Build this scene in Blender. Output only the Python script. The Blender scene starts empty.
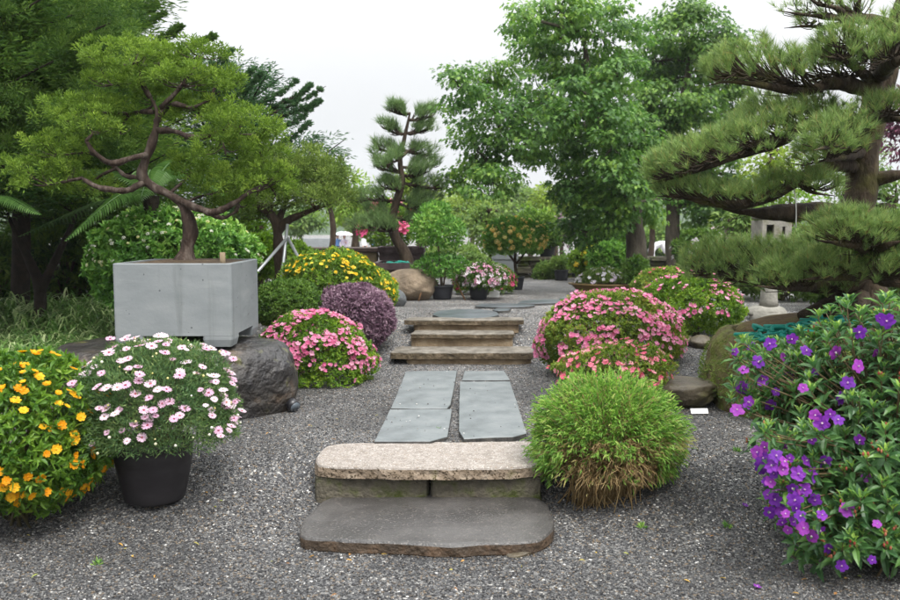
import bpy, math, random
import numpy as np
from mathutils import Vector, Matrix
rng = np.random.default_rng(7)
random.seed(7)
C = bpy.context.scene.collection
PI = math.pi

# ------------------------------------------------------------------ camera
F = 875.0                       # focal length in photo pixels (35 mm on a 36 mm frame, photo 900 wide)
EYE = np.array([0.0, 0.0, 1.6])
PITCH = math.radians(4.9)
cp, sp = math.cos(PITCH), math.sin(PITCH)

def ray(px, py):
    u = (px - 450.0) / F; v = (300.0 - py) / F
    return np.array([u, cp + v * sp, -sp + v * cp])
def P(px, py, Y):
    d = ray(px, py); return EYE + d * (Y / d[1])
def sstep(a, b, x):
    t = np.clip((x - a) / (b - a), 0, 1); return t * t * (3 - 2 * t)
def ground_base(x, y):
    mid = np.exp(-(np.asarray(x, float) / .95) ** 6)
    z = 0.24 * (sstep(4.25, 5.25, y) * (1 - mid) + sstep(4.87, 5.15, y) * mid) + 0.33 * sstep(8.2, 9.7, y) - 0.7 * sstep(19, 30, y) - 0.5 * sstep(32, 55, y)
    # bank on the right in front of the big pine
    z = z + 0.22 * np.exp(-(((x - 2.15) / 0.75) ** 2 + ((y - 8.1) / 1.0) ** 2))
    return z
def G(px, py):
    d = ray(px, py); t = 2.0
    for _ in range(6000):
        p = EYE + d * t
        if p[2] <= ground_base(p[0], p[1]): break
        t += 0.01
    return EYE + d * t
def px2m(Y): return Y / F

# ------------------------------------------------------------------ noise
def _hash(ix, iy, iz, s):
    with np.errstate(over='ignore'):
        h = (ix.astype(np.uint32) * np.uint32(374761393) + iy.astype(np.uint32) * np.uint32(668265263)
             + iz.astype(np.uint32) * np.uint32(2147483647) + np.uint32(s * 974711 + 1013))
        h = (h ^ (h >> np.uint32(13))) * np.uint32(1274126177)
        h = h ^ (h >> np.uint32(16))
    return h.astype(np.float64) / 4294967295.0
def vnoise(p, s=0):
    p = np.asarray(p, float) + 1000.0
    i = np.floor(p).astype(np.int64); f = p - i; f = f * f * (3 - 2 * f)
    r = 0
    for dx in (0, 1):
        for dy in (0, 1):
            for dz in (0, 1):
                w = (f[:, 0] if dx else 1 - f[:, 0]) * (f[:, 1] if dy else 1 - f[:, 1]) * (f[:, 2] if dz else 1 - f[:, 2])
                r = r + w * _hash(i[:, 0] + dx, i[:, 1] + dy, i[:, 2] + dz, s)
    return r * 2 - 1
def fbm(p, s=0, o=3):
    p = np.asarray(p, float); r = 0; a = 1; t = 0
    for k in range(o):
        r = r + a * vnoise(p * (2 ** k), s + k * 17); t += a; a *= 0.5
    return r / t

# ------------------------------------------------------------------ vectors
def nrm(v): return v / (np.linalg.norm(v, axis=-1, keepdims=True) + 1e-9)
def rvec(n): return nrm(rng.normal(size=(n, 3)))
def side_frame(axis, hint):
    s = np.cross(hint, axis)
    bad = np.linalg.norm(s, axis=1) < 1e-4
    s[bad] = np.cross(axis[bad], [0.31, 0.87, 0.4])
    s = nrm(s); return s, np.cross(axis, s)

# ------------------------------------------------------------------ mesh builder
class MB:
    def __init__(s): s.v = []; s.l = []; s.t = []; s.m = []; s.a = []; s.sm = []; s.n = 0
    def add(s, V, Fs, mat=0, tint=0.5, smooth=False):
        V = np.asarray(V, float).reshape(-1, 3)
        if not isinstance(Fs, (list, tuple)): Fs = [Fs]
        for Fa in Fs:
            Fa = np.asarray(Fa, np.int64)
            if Fa.size == 0: continue
            if Fa.ndim == 1: Fa = Fa[None]
            nf, k = Fa.shape
            s.l.append((Fa + s.n).ravel()); s.t.append(np.full(nf, k))
            s.m.append(np.broadcast_to(np.asarray(mat), (nf,)).copy()); s.sm.append(np.full(nf, smooth))
            s.a.append(np.broadcast_to(np.asarray(tint, float), (nf,)).copy())
        s.v.append(V); s.n += len(V)
        return s
    def mesh(s, name, mats, origin=(0, 0, 0)):
        V = np.concatenate(s.v) - np.asarray(origin, float)
        L = np.concatenate(s.l); T = np.concatenate(s.t)
        me = bpy.data.meshes.new(name)
        me.vertices.add(len(V)); me.vertices.foreach_set('co', V.astype(np.float32).ravel())
        me.loops.add(len(L)); me.loops.foreach_set('vertex_index', L.astype(np.int32))
        me.polygons.add(len(T)); st = np.concatenate([[0], np.cumsum(T)[:-1]])
        me.polygons.foreach_set('loop_start', st.astype(np.int32))
        me.polygons.foreach_set('loop_total', T.astype(np.int32))
        if not isinstance(mats, (list, tuple)): mats = [mats]
        for m in mats: me.materials.append(m)
        me.polygons.foreach_set('material_index', np.concatenate(s.m).astype(np.int32))
        at = me.attributes.new('tint', 'FLOAT', 'FACE'); at.data.foreach_set('value', np.concatenate(s.a).astype(np.float32))
        me.polygons.foreach_set('use_smooth', np.concatenate(s.sm))
        me.update(calc_edges=True); me.validate()
        return me
    def build(s, name, mats, parent=None, loc=None, **props):
        org = WO[parent.name] if parent is not None else np.asarray((0, 0, 0) if loc is None else loc, float)
        if parent is not None and loc is not None: org = np.asarray(loc, float)
        o = bpy.data.objects.new(name, s.mesh(name, mats, org)); C.objects.link(o)
        if parent is not None:
            o.parent = parent; o.location = org - WO[parent.name]
        else: o.location = org
        WO[o.name] = org
        for k, v in props.items(): o[k] = v
        return o
WO = {}
def thing(name, label, cat, loc, group=None):
    o = bpy.data.objects.new(name, None); C.objects.link(o); o.location = loc; o.empty_display_size = 0.1
    WO[o.name] = np.asarray(loc, float); tag(o, label, cat, group); return o
def tag(o, label, cat, group=None, kind=None):
    o['label'] = label; o['category'] = cat
    if group: o['group'] = group
    if kind: o['kind'] = kind
    return o

def tube(mb, pts, rad, sides=7, sub=4, mat=0, tint=0.5, rough=0.0, cap=True):
    pts = np.asarray(pts, float); rad = np.atleast_1d(np.asarray(rad, float)); rad = np.interp(np.linspace(0, 1, len(pts)), np.linspace(0, 1, len(rad)), rad) if len(rad) > 1 else np.full(len(pts), rad[0])
    n = len(pts)
    if sub > 1 and n > 2:
        pp = np.vstack([2 * pts[0] - pts[1], pts, 2 * pts[-1] - pts[-2]]); out = []; ro = []
        for i in range(n - 1):
            a, b, c, d = pp[i], pp[i + 1], pp[i + 2], pp[i + 3]
            for k in range(sub):
                t = k / sub
                out.append(0.5 * ((2 * b) + (c - a) * t + (2 * a - 5 * b + 4 * c - d) * t * t + (3 * b - a - 3 * c + d) * t ** 3))
                ro.append(rad[i] * (1 - t) + rad[i + 1] * t)
        out.append(pts[-1]); ro.append(rad[-1]); pts = np.array(out); rad = np.array(ro); n = len(pts)
    tan = nrm(np.gradient(pts, axis=0)); up = np.array([0.12, 0.25, 0.96]) if abs(tan[0, 2]) < 0.8 else np.array([1.0, 0.2, 0.1])
    s = np.cross(up, tan[0]); s /= np.linalg.norm(s); S = []
    for i in range(n):
        s = s - tan[i] * np.dot(s, tan[i]); s /= np.linalg.norm(s) + 1e-9; S.append(s)
    S = np.array(S); B = np.cross(tan, S); a = np.arange(sides) * 2 * PI / sides
    ring = np.cos(a)[None, :, None] * S[:, None] + np.sin(a)[None, :, None] * B[:, None]
    rr = np.repeat(rad[:, None], sides, 1)
    V = pts[:, None] + ring * rr[..., None]
    if rough:
        nz = fbm(V.reshape(-1, 3) * (0.5 / max(rad.max(), 1e-3)), 5).reshape(n, sides)
        V = pts[:, None] + ring * (rr * (1 + rough * nz))[..., None]
    V = V.reshape(-1, 3)
    i = np.arange(n - 1)[:, None] * sides; j = np.arange(sides)[None]; k = (j + 1) % sides
    Fa = np.stack([i + j, i + k, i + k + sides, i + j + sides], -1).reshape(-1, 4)
    Fs = [Fa]
    if cap: Fs += [np.arange(sides)[::-1][None], (np.arange(sides) + (n - 1) * sides)[None]]
    mb.add(V, Fs, mat, tint, smooth=True)
    return pts

def box(mb, c, d, mat=0, tint=0.5, rot=0.0, bev=0.0):
    c = np.asarray(c, float); h = np.asarray(d, float) / 2
    if bev <= 0:
        V = np.array([[x, y, z] for x in (-1, 1) for y in (-1, 1) for z in (-1, 1)]) * h
        Fs = np.array([[0, 1, 3, 2], [4, 6, 7, 5], [0, 4, 5, 1], [2, 3, 7, 6], [0, 2, 6, 4], [1, 5, 7, 3]])
        Fl = [Fs]
    else:
        rings = []
        for z, i in ((-h[2], bev), (-h[2] + bev, 0), (h[2] - bev, 0), (h[2], bev)):
            x, y = h[0] - i, h[1] - i; b = bev
            rings.append([[x - b, -y, z], [x, -y + b, z], [x, y - b, z], [x - b, y, z], [-x + b, y, z], [-x, y - b, z], [-x, -y + b, z], [-x + b, -y, z]])
        V = np.array(rings).reshape(-1, 3); q = []
        for r in range(3):
            for k in range(8): q.append([r * 8 + k, r * 8 + (k + 1) % 8, r * 8 + 8 + (k + 1) % 8, r * 8 + 8 + k])
        Fl = [np.array(q), np.arange(8)[::-1][None], (np.arange(8) + 24)[None]]
    ca, sa = math.cos(rot), math.sin(rot); R = np.array([[ca, -sa, 0], [sa, ca, 0], [0, 0, 1]])
    mb.add(V @ R.T + c, Fl, mat, tint)

def lathe(mb, c, prof, sides=40, mat=0, tint=0.5, wob=0.0, sx=1.0, sy=1.0):
    prof = np.asarray(prof, float); n = len(prof); a = np.arange(sides) * 2 * PI / sides
    V = np.stack([prof[:, 0][:, None] * np.cos(a) * sx, prof[:, 0][:, None] * np.sin(a) * sy, np.repeat(prof[:, 1][:, None], sides, 1)], -1)
    if wob: V[..., :2] *= (1 + wob * fbm(V.reshape(-1, 3) * 2.2, 9).reshape(n, sides))[..., None]
    i = np.arange(n - 1)[:, None] * sides; j = np.arange(sides)[None]; k = (j + 1) % sides
    Fa = np.stack([i + j, i + k, i + k + sides, i + j + sides], -1).reshape(-1, 4)
    mb.add(V.reshape(-1, 3) + np.asarray(c, float), [Fa, np.arange(sides)[::-1][None], (np.arange(sides) + (n - 1) * sides)[None]], mat, tint, smooth=True)

def slab(mb, outline, z_top, th, bev=0.012, step=0.05, jit=0.008, mat=0, seed=0, bump=0.004, under=0.0, tilt=None, side_mat=None):
    """stone plate with chipped edges from an outline of (x, y)"""
    o = np.asarray(outline, float); pts = []
    for a, b in zip(o, np.roll(o, -1, 0)):
        n = max(2, int(np.linalg.norm(b - a) / step)); t = np.arange(n)[:, None] / n; pts.append(a + (b - a) * t)
    p = np.concatenate(pts); n = len(p)
    if jit > 0.004:                               # round the corners a little
        p = (np.roll(p, 1, 0) + 2 * p + np.roll(p, -1, 0)) / 4
    c = p.mean(0); out = nrm(p - c)
    def J(s, f=9.0, amp=jit):
        q = np.column_stack([p * f, np.full(n, s * 3.3 + seed)]); return fbm(q, seed + s) * amp
    rings = [(-bev * 2.2, 0.0), (-bev * 0.6, -bev * .25), (0.0, -bev), (0.0, -th * .6), (-under, -th)]
    V = []
    for k, (off, dz) in enumerate(rings):
        e = J(1 if k < 3 else 2 + k) * (0.8 if k < 3 else 1.4)
        q = p + out * (off + e)[:, None]
        z = z_top + dz + (J(11, 14, bump) if k >= 1 else 0) * np.ones(n)
        V.append(np.column_stack([q, z]))
    # inner cap ring grid to carry a gently uneven top
    inner = [0.86, 0.6, 0.3]
    for s_ in inner:
        q = c + (p + out * (-bev * 2.2)[..., None] if False else (p - out * bev * 2.2) - c) * s_
        V.insert(0, np.column_stack([q, z_top + fbm(np.column_stack([q * 3, np.full(n, seed)]), seed + 3) * bump]))
    V = np.array(V); nr = len(V)
    if tilt is not None: V[..., 2] += (V[..., 0] - c[0]) * tilt[0] + (V[..., 1] - c[1]) * tilt[1]
    i = np.arange(nr - 1)[:, None] * n; j = np.arange(n)[None]; k = (j + 1) % n
    Fa = np.stack([i + j, i + j + n, i + k + n, i + k], -1).reshape(-1, 4)
    mats = np.repeat([mat] * (nr - 3) + [mat if side_mat is None else side_mat] * 2, n)
    area = np.cross(o, np.roll(o, -1, 0)).sum()
    if area < 0: Fa = Fa[:, ::-1]
    top = np.arange(n); bot = np.arange(n) + (nr - 1) * n
    if area < 0: top = top[::-1]
    mb.add(V.reshape(-1, 3), [Fa], mats, 0.5); s0 = mb.n - nr * n
    mb.l.append(top + s0); mb.t.append(np.array([n])); mb.m.append(np.array([mat])); mb.a.append(np.array([.5])); mb.sm.append(np.array([False]))
    mb.l.append(bot[::-1] + s0); mb.t.append(np.array([n])); mb.m.append(np.array([mat if side_mat is None else side_mat])); mb.a.append(np.array([.5])); mb.sm.append(np.array([False]))

_ico = {}
def ico(k):
    if k not in _ico:
        import bmesh
        bm = bmesh.new(); bmesh.ops.create_icosphere(bm, subdivisions=k, radius=1)
        bm.verts.ensure_lookup_table()
        _ico[k] = (np.array([v.co[:] for v in bm.verts]), np.array([[v.index for v in f.verts] for f in bm.faces])); bm.free()
    return _ico[k]
def rock(mb, c, r, seed, k=5, amp=.22, facet=.5, flat_top=None, rot=0.0, mat=0):
    V, Fa = ico(k); d = V.copy()
    a = 1 + amp * fbm(d * 1.1 + seed * 3.1, seed, 2) + amp * .45 * fbm(d * 2.7 + seed, seed + 4, 3) + amp * .16 * fbm(d * 9, seed + 9, 3)
    if facet:
        rs = np.random.default_rng(seed + 100); pl = nrm(rs.normal(size=(16, 3))); h = rs.uniform(.74, 1.0, 16)
        m = (d @ pl.T); cut = np.where(m > 0.05, h[None] / np.maximum(m, .05), 9).min(1)
        a = a * (1 - facet) + np.minimum(a, cut * 1.0) * facet
    V = d * a[:, None]
    if flat_top is not None:
        z = V[:, 2]; V[:, 2] = np.where(z > flat_top, flat_top + (z - flat_top) * .12, z)
    V = V * np.asarray(r, float); ca, sa = math.cos(rot), math.sin(rot)
    V = V @ np.array([[ca, sa, 0], [-sa, ca, 0], [0, 0, 1]]) + np.asarray(c, float)
    mb.add(V, Fa, mat, .5, smooth=True)

# ------------------------------------------------------------------ leaves
T_RH = (np.array([[0, 0, 0], [.45, .5, .10], [1, 0, -.05], [.45, -.5, .10]]), [np.array([[0, 2, 1], [0, 3, 2]])])
T_LF = (np.array([[0, 0, 0], [.3, .44, .09], [.66, .34, .05], [1, 0, -.16], [.66, -.34, .05], [.3, -.44, .09], [.3, 0, .0], [.66, 0, -.02]]),
        [np.array([[0, 6, 1], [7, 3, 2], [0, 5, 6], [7, 4, 3]]), np.array([[6, 7, 2, 1], [6, 5, 4, 7]])])
T_NE = (np.array([[0, .5, 0], [0, -.5, 0], [1, 0, 0]]), [np.array([[0, 1, 2]])])
T_ST = (np.array([[0, .4, 0], [0, -.4, 0], [.4, .5, .12], [.4, -.5, .12], [.75, .38, .02], [.75, -.38, .02], [1, 0, -.25]]),
        [np.array([[0, 1, 3, 2], [2, 3, 5, 4]]), np.array([[4, 5, 6]])])
T_MP = (np.array([[0, 0, 0], [.10, .42, .05], [.34, .17, .02], [.62, .52, .08], [.6, .18, .0], [1, 0, -.1], [.6, -.18, .0], [.62, -.52, .08], [.34, -.17, .02], [.10, -.42, .05]]),
        [np.array([[0, 2, 1], [2, 4, 3], [8, 9, 0], [6, 8, 7], [4, 6, 5]]), np.array([[0, 8, 6, 4], ]), np.array([[0, 4, 2]])])
def leaves(mb, pos, axis, hint, L, W, tint, tpl=T_RH, mat=0, curl=None):
    n = len(pos)
    if n == 0: return
    axis = nrm(axis); s, w = side_frame(axis, hint)
    L = np.broadcast_to(np.asarray(L, float), (n,)); W = np.broadcast_to(np.asarray(W, float), (n,))
    T, Fs = tpl; k = len(T)
    V = pos[:, None] + T[None, :, 0, None] * (L[:, None, None] * axis[:, None]) + T[None, :, 1, None] * (W[:, None, None] * s[:, None]) \
        + T[None, :, 2, None] * (L[:, None, None] * w[:, None])
    tint = np.broadcast_to(np.asarray(tint, float), (n,)); off = np.arange(n)[:, None, None] * k
    s0 = mb.n
    for Fa in Fs:
        nf, kk = Fa.shape
        mb.l.append((Fa[None] + off + s0).ravel()); mb.t.append(np.full(n * nf, kk)); mb.m.append(np.full(n * nf, mat))
        mb.a.append(np.repeat(tint, nf)); mb.sm.append(np.full(n * nf, False))
    mb.v.append(V.reshape(-1, 3)); mb.n += n * k
def stamp(mb, tpl, pos, nz, size, spin=None, tint=None):
    """copies of a template (V, [(faces, mat, tint)]) standing along nz"""
    V, Fs = tpl; n = len(pos)
    if n == 0: return
    nz = nrm(nz); s, w = side_frame(nz, rvec(n))
    size = np.broadcast_to(np.asarray(size, float), (n,))
    W_ = pos[:, None] + size[:, None, None] * (V[None, :, 0, None] * s[:, None] + V[None, :, 1, None] * w[:, None] + V[None, :, 2, None] * nz[:, None])
    off = np.arange(n)[:, None, None] * len(V); s0 = mb.n
    tv = rng.random(n) if tint is None else np.broadcast_to(tint, (n,))
    for Fa, m, t in Fs:
        nf, kk = Fa.shape
        mb.l.append((Fa[None] + off + s0).ravel()); mb.t.append(np.full(n * nf, kk)); mb.m.append(np.full(n * nf, m))
        mb.a.append(np.clip(np.repeat(tv, nf) * .7 + t * .3, 0, 1)); mb.sm.append(np.full(n * nf, False))
    mb.v.append(W_.reshape(-1, 3)); mb.n += n * len(V)

# ------------------------------------------------------------------ materials
def _mat(name):
    m = bpy.data.materials.new(name); m.use_nodes = True; nt = m.node_tree
    for n in list(nt.nodes): nt.nodes.remove(n)
    out = nt.nodes.new('ShaderNodeOutputMaterial'); return m, nt, out
def ramp(nt, stops, fac, mode='LINEAR'):
    r = nt.nodes.new('ShaderNodeValToRGB'); r.color_ramp.interpolation = mode
    e = r.color_ramp.elements
    while len(e) < len(stops): e.new(0.5)
    for k, (p_, c) in enumerate(stops): e[k].position = p_; e[k].color = (*c, 1)
    nt.links.new(fac, r.inputs[0]); return r.outputs[0]
def leaf_mat(name, cols, trans=.28, rough=.45, spec=.35, gain=None):
    gain = (LEAF if trans > .15 else 1.0) if gain is None else gain
    cols = [tuple(min(.9, x * gain) for x in c) for c in cols]; trans = min(.45, trans + .06)
    m, nt, out = _mat(name)
    a = nt.nodes.new('ShaderNodeAttribute'); a.attribute_name = 'tint'
    n = len(cols); col = ramp(nt, [(k / max(1, n - 1), c) for k, c in enumerate(cols)], a.outputs['Fac'])
    b = nt.nodes.new('ShaderNodeBsdfPrincipled'); nt.links.new(col, b.inputs['Base Color'])
    b.inputs['Roughness'].default_value = rough; b.inputs['Specular IOR Level'].default_value = spec
    t = nt.nodes.new('ShaderNodeBsdfTranslucent'); g = nt.nodes.new('ShaderNodeHueSaturation')
    g.inputs['Value'].default_value = 1.5; g.inputs['Saturation'].default_value = 1.05
    nt.links.new(col, g.inputs['Color']); nt.links.new(g.outputs[0], t.inputs[0])
    mx = nt.nodes.new('ShaderNodeMixShader'); mx.inputs[0].default_value = trans
    nt.links.new(b.outputs[0], mx.inputs[1]); nt.links.new(t.outputs[0], mx.inputs[2]); nt.links.new(mx.outputs[0], out.inputs[0])
    return m
def noise_mat(name, cols, scale=6, rough=.8, bump=.3, bscale=40, detail=6, spec=.3, rough2=None, speck=None, dist=.02, moss=None, stretch=None, wet=None):
    """mottled surface: noise ramp + fine bump, optional speckles (scale, colour, amount) and moss colour by noise"""
    m, nt, out = _mat(name); N = nt.nodes.new; L = nt.links.new
    tc = N('ShaderNodeTexCoord'); vec = tc.outputs['Object']
    if stretch:
        mp = N('ShaderNodeMapping'); mp.inputs['Scale'].default_value = stretch; L(vec, mp.inputs[0]); vec = mp.outputs[0]
    nz = N('ShaderNodeTexNoise'); nz.inputs['Scale'].default_value = scale; nz.inputs['Detail'].default_value = detail; nz.inputs['Roughness'].default_value = .65
    L(vec, nz.inputs['Vector'])
    cols = [tuple(x * HARD for x in c) for c in cols]; k = len(cols); col = ramp(nt, [(.28 + .44 * i / max(1, k - 1), c) for i, c in enumerate(cols)], nz.outputs['Fac'])
    if speck:
        for (ss, sc, amt) in speck:
            v = N('ShaderNodeTexVoronoi'); v.inputs['Scale'].default_value = ss; L(vec, v.inputs['Vector'])
            sx = N('ShaderNodeSeparateColor'); L(v.outputs['Color'], sx.inputs[0])
            th = N('ShaderNodeMath'); th.operation = 'LESS_THAN'; th.inputs[1].default_value = amt; L(sx.outputs[0], th.inputs[0])
            mx = N('ShaderNodeMix'); mx.data_type = 'RGBA'; L(th.outputs[0], mx.inputs[0]); L(col, mx.inputs[6]); mx.inputs[7].default_value = (*sc, 1); col = mx.outputs[2]
    if moss:
        ms, mc, lo, hi = moss
        n2 = N('ShaderNodeTexNoise'); n2.inputs['Scale'].default_value = ms; n2.inputs['Detail'].default_value = 7; L(tc.outputs['Object'], n2.inputs['Vector'])
        rr = N('ShaderNodeMapRange'); rr.inputs[1].default_value = lo; rr.inputs[2].default_value = hi; L(n2.outputs['Fac'], rr.inputs[0])
        mx = N('ShaderNodeMix'); mx.data_type = 'RGBA'; L(rr.outputs[0], mx.inputs[0]); L(col, mx.inputs[6]); mx.inputs[7].default_value = (*mc, 1); col = mx.outputs[2]
    b = N('ShaderNodeBsdfPrincipled'); L(col, b.inputs['Base Color']); b.inputs['Specular IOR Level'].default_value = spec
    b.inputs['Roughness'].default_value = rough
    if rough2 is not None:
        n3 = N('ShaderNodeTexNoise'); n3.inputs['Scale'].default_value = scale * .6; n3.inputs['Detail'].default_value = 4; L(vec, n3.inputs['Vector'])
        r3 = N('ShaderNodeMapRange'); r3.inputs[1].default_value = .35; r3.inputs[2].default_value = .65; r3.inputs[3].default_value = rough2; r3.inputs[4].default_value = rough
        L(n3.outputs['Fac'], r3.inputs[0]); L(r3.outputs[0], b.inputs['Roughness'])
    if bump:
        n4 = N('ShaderNodeTexNoise'); n4.inputs['Scale'].default_value = bscale; n4.inputs['Detail'].default_value = 5; L(vec, n4.inputs['Vector'])
        bp = N('ShaderNodeBump'); bp.inputs['Strength'].default_value = bump; bp.inputs['Distance'].default_value = dist
        L(n4.outputs['Fac'], bp.inputs['Height']); L(bp.outputs[0], b.inputs['Normal'])
    L(b.outputs[0], out.inputs[0]); return m
def plain(name, col, rough=.6, spec=.4, metal=0.0):
    m, nt, out = _mat(name); b = nt.nodes.new('ShaderNodeBsdfPrincipled')
    b.inputs['Base Color'].default_value = (*col, 1); b.inputs['Roughness'].default_value = rough
    b.inputs['Specular IOR Level'].default_value = spec; b.inputs['Metallic'].default_value = metal
    nt.links.new(b.outputs[0], out.inputs[0]); return m
EXPOSURE, SKY, SUN, HAZE = 1.55, 0.09, 1.5, 0.0005; LEAF, HARD = 1.18, .78
M = {}
M['bark'] = noise_mat('bark', [(.022, .014, .009), (.055, .036, .023), (.11, .08, .055)], 9, .85, .9, 26, stretch=(1, 1, .35), dist=.03)
M['bark_red'] = noise_mat('bark_red', [(.018, .011, .008), (.055, .035, .025), (.18, .145, .12)], 16, .8, 1.0, 38, stretch=(1, 1, .3), dist=.02)
M['bark_moss'] = noise_mat('bark_moss', [(.014, .010, .006), (.045, .031, .018), (.10, .073, .043)], 9, .9, 1.0, 22, stretch=(1, 1, .45), dist=.04, moss=(3.2, (.06, .058, .012), .52, .68))
M['bark_dark'] = noise_mat('bark_dark', [(.008, .006, .004), (.022, .015, .010), (.045, .032, .022)], 12, .9, .7, 40, dist=.02)  # dark bark, deepened further so its colour stands in for deep shade
M['bark_grey'] = noise_mat('bark_grey', [(.03, .025, .018), (.075, .062, .045), (.13, .115, .085)], 8, .85, .8, 30, stretch=(1, 1, .4), dist=.03)
M['stem'] = plain('stem', (.07, .06, .025), .7)
M['stem_red'] = plain('stem_red', (.095, .065, .028), .6)
M['culm'] = leaf_mat('culm', [(.16, .10, .04), (.30, .20, .085), (.42, .31, .15)], .1, .6)
M['juniper'] = leaf_mat('juniper', [(.032, .062, .009), (.076, .135, .018), (.135, .215, .03), (.22, .31, .048)], .25, .6, .15)
M['juniper2'] = leaf_mat('juniper2', [(.036, .062, .014), (.08, .125, .026), (.13, .19, .04), (.20, .26, .06)], .25, .6, .15)
M['cedar'] = leaf_mat('cedar', [(.018, .046, .012), (.046, .098, .019), (.090, .158, .027), (.15, .225, .038)], .2, .6, .15)
M['cedar2'] = leaf_mat('cedar2', [(.025, .065, .028), (.058, .125, .048), (.10, .175, .065)], .2, .6, .15)
M['maple'] = leaf_mat('maple', [(.030, .080, .018), (.062, .138, .028), (.11, .21, .038), (.21, .32, .055)], .35, .45, .3)
M['maple2'] = leaf_mat('maple2', [(.030, .076, .018), (.065, .135, .028), (.11, .20, .038), (.20, .30, .055)], .35, .45, .3)
M['pine'] = leaf_mat('pine', [(.045, .086, .025), (.102, .170, .046), (.168, .248, .072), (.265, .34, .105), (.26, .16, .06)], .2, .45, .3)
M['pine2'] = leaf_mat('pine2', [(.06, .11, .04), (.11, .18, .065), (.16, .24, .085), (.22, .29, .11)], .2, .5, .3)
M['azalea'] = leaf_mat('azalea', [(.035, .085, .010), (.085, .17, .018), (.15, .25, .025), (.25, .33, .04)], .3, .45, .3)
M['azalea_new'] = leaf_mat('azalea_new', [(.045, .085, .014), (.105, .17, .022), (.18, .25, .035), (.27, .21, .06)], .3, .45, .3)
M['dark_shrub'] = leaf_mat('dark_shrub', [(.03, .075, .014), (.07, .135, .022), (.115, .19, .03)], .25, .45, .3)
M['yellow_shrub'] = leaf_mat('yellow_shrub', [(.045, .10, .014), (.10, .18, .024), (.16, .26, .035), (.27, .35, .05)], .3, .45, .3)
M['lantana'] = leaf_mat('lantana', [(.035, .10, .018), (.075, .18, .03), (.13, .26, .045), (.24, .36, .08)], .3, .45, .3)
M['purple_leaf'] = leaf_mat('purple_leaf', [(.06, .03, .05), (.14, .08, .115), (.24, .155, .20), (.36, .26, .30)], .2, .5, .3)
M['daisy_leaf'] = leaf_mat('daisy_leaf', [(.04, .09, .035), (.08, .15, .055), (.13, .205, .07), (.21, .27, .09)], .25, .5, .25)
M['orange_leaf'] = leaf_mat('orange_leaf', [(.03, .085, .010), (.07, .15, .018), (.12, .22, .025), (.21, .31, .04)], .3, .45, .3)
M['bamboo'] = leaf_mat('bamboo', [(.036, .10, .016), (.082, .18, .028), (.145, .265, .045), (.24, .35, .075), (.42, .36, .16)], .35, .45, .3)
M['tibouchina'] = leaf_mat('tibouchina', [(.020, .062, .022), (.046, .112, .036), (.088, .185, .040), (.22, .34, .055)], .28, .38, .4)
M['background_green'] = leaf_mat('background_green', [(.05, .10, .022), (.095, .165, .038), (.155, .23, .055), (.24, .31, .08)], .3, .5, .3)
M['bright_green'] = leaf_mat('bright_green', [(.06, .13, .012), (.12, .22, .02), (.19, .29, .03)], .35, .5, .3)
M['lime'] = leaf_mat('lime', [(.08, .13, .02), (.16, .23, .035), (.26, .33, .06)], .4, .5, .3)
M['burgundy'] = leaf_mat('burgundy', [(.05, .015, .03), (.12, .04, .07), (.22, .10, .14)], .3, .5, .3)
M['strap'] = leaf_mat('strap', [(.05, .12, .025), (.10, .19, .045), (.17, .27, .08), (.42, .48, .25)], .25, .4, .4)
M['fern'] = leaf_mat('fern', [(.035, .085, .018), (.068, .14, .032), (.115, .205, .058)], .3, .4, .35)
def petal(name, cols): return leaf_mat(name, cols, .3, .55, .2, gain=.80)
M['pink'] = petal('pink', [(.68, .15, .32), (.80, .29, .47), (.86, .50, .62)])
M['salmon'] = petal('salmon', [(.74, .12, .22), (.82, .26, .35), (.86, .48, .50)])
M['pale_pink'] = petal('pale_pink', [(.72, .44, .60), (.82, .60, .72), (.88, .76, .83)])
M['pink_white'] = petal('pink_white', [(.82, .30, .52), (.86, .58, .72), (.90, .86, .90)])
M['daisy_eye'] = petal('daisy_eye', [(.30, .05, .10), (.42, .10, .14), (.5, .22, .12)])
M['orange'] = petal('orange', [(.80, .33, .008), (.88, .47, .012), (.92, .58, .03)])
M['yellow'] = petal('yellow', [(.85, .50, .01), (.88, .62, .03), (.90, .70, .10)])
M['cream'] = petal('cream', [(.80, .72, .25), (.86, .84, .62), (.88, .88, .82)])
M['white'] = petal('white', [(.72, .60, .74), (.84, .78, .86), (.88, .87, .89)])
M['purple'] = petal('purple', [(.14, .022, .33), (.24, .04, .43), (.42, .07, .46)])
M['peach'] = petal('peach', [(1.0, .62, .16), (1.05, .80, .26), (1.1, .92, .42)])
M['magenta'] = petal('magenta', [(.70, .06, .22), (.80, .14, .30), (.82, .25, .40)])
M['stamen'] = petal('stamen', [(.65, .42, .60), (.8, .7, .75)])
M['bud'] = petal('bud', [(.35, .06, .05), (.50, .14, .09), (.55, .25, .14)])
M['concrete'] = noise_mat('concrete', [(.19, .217, .228), (.225, .252, .263), (.262, .285, .292)], 4.5, .8, .25, 70, stretch=(1, 1, 2.2), dist=.004, rough2=.6, detail=10, speck=[(60, (.15, .16, .165), .02)], moss=(2.6, (.165, .18, .175), .56, .72))
M['soil'] = noise_mat('soil', [(.03, .02, .012), (.075, .05, .03), (.12, .085, .05)], 14, .95, .9, 60, dist=.02)
M['pot'] = noise_mat('pot', [(.018, .016, .018), (.028, .025, .028), (.042, .038, .042)], 5, .5, .06, 30, dist=.004, rough2=.42, stretch=(1, 1, 2.5))
M['pot_far'] = noise_mat('pot_far', [(.025, .026, .032), (.04, .042, .05)], 5, .5, .05, 30)
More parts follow.
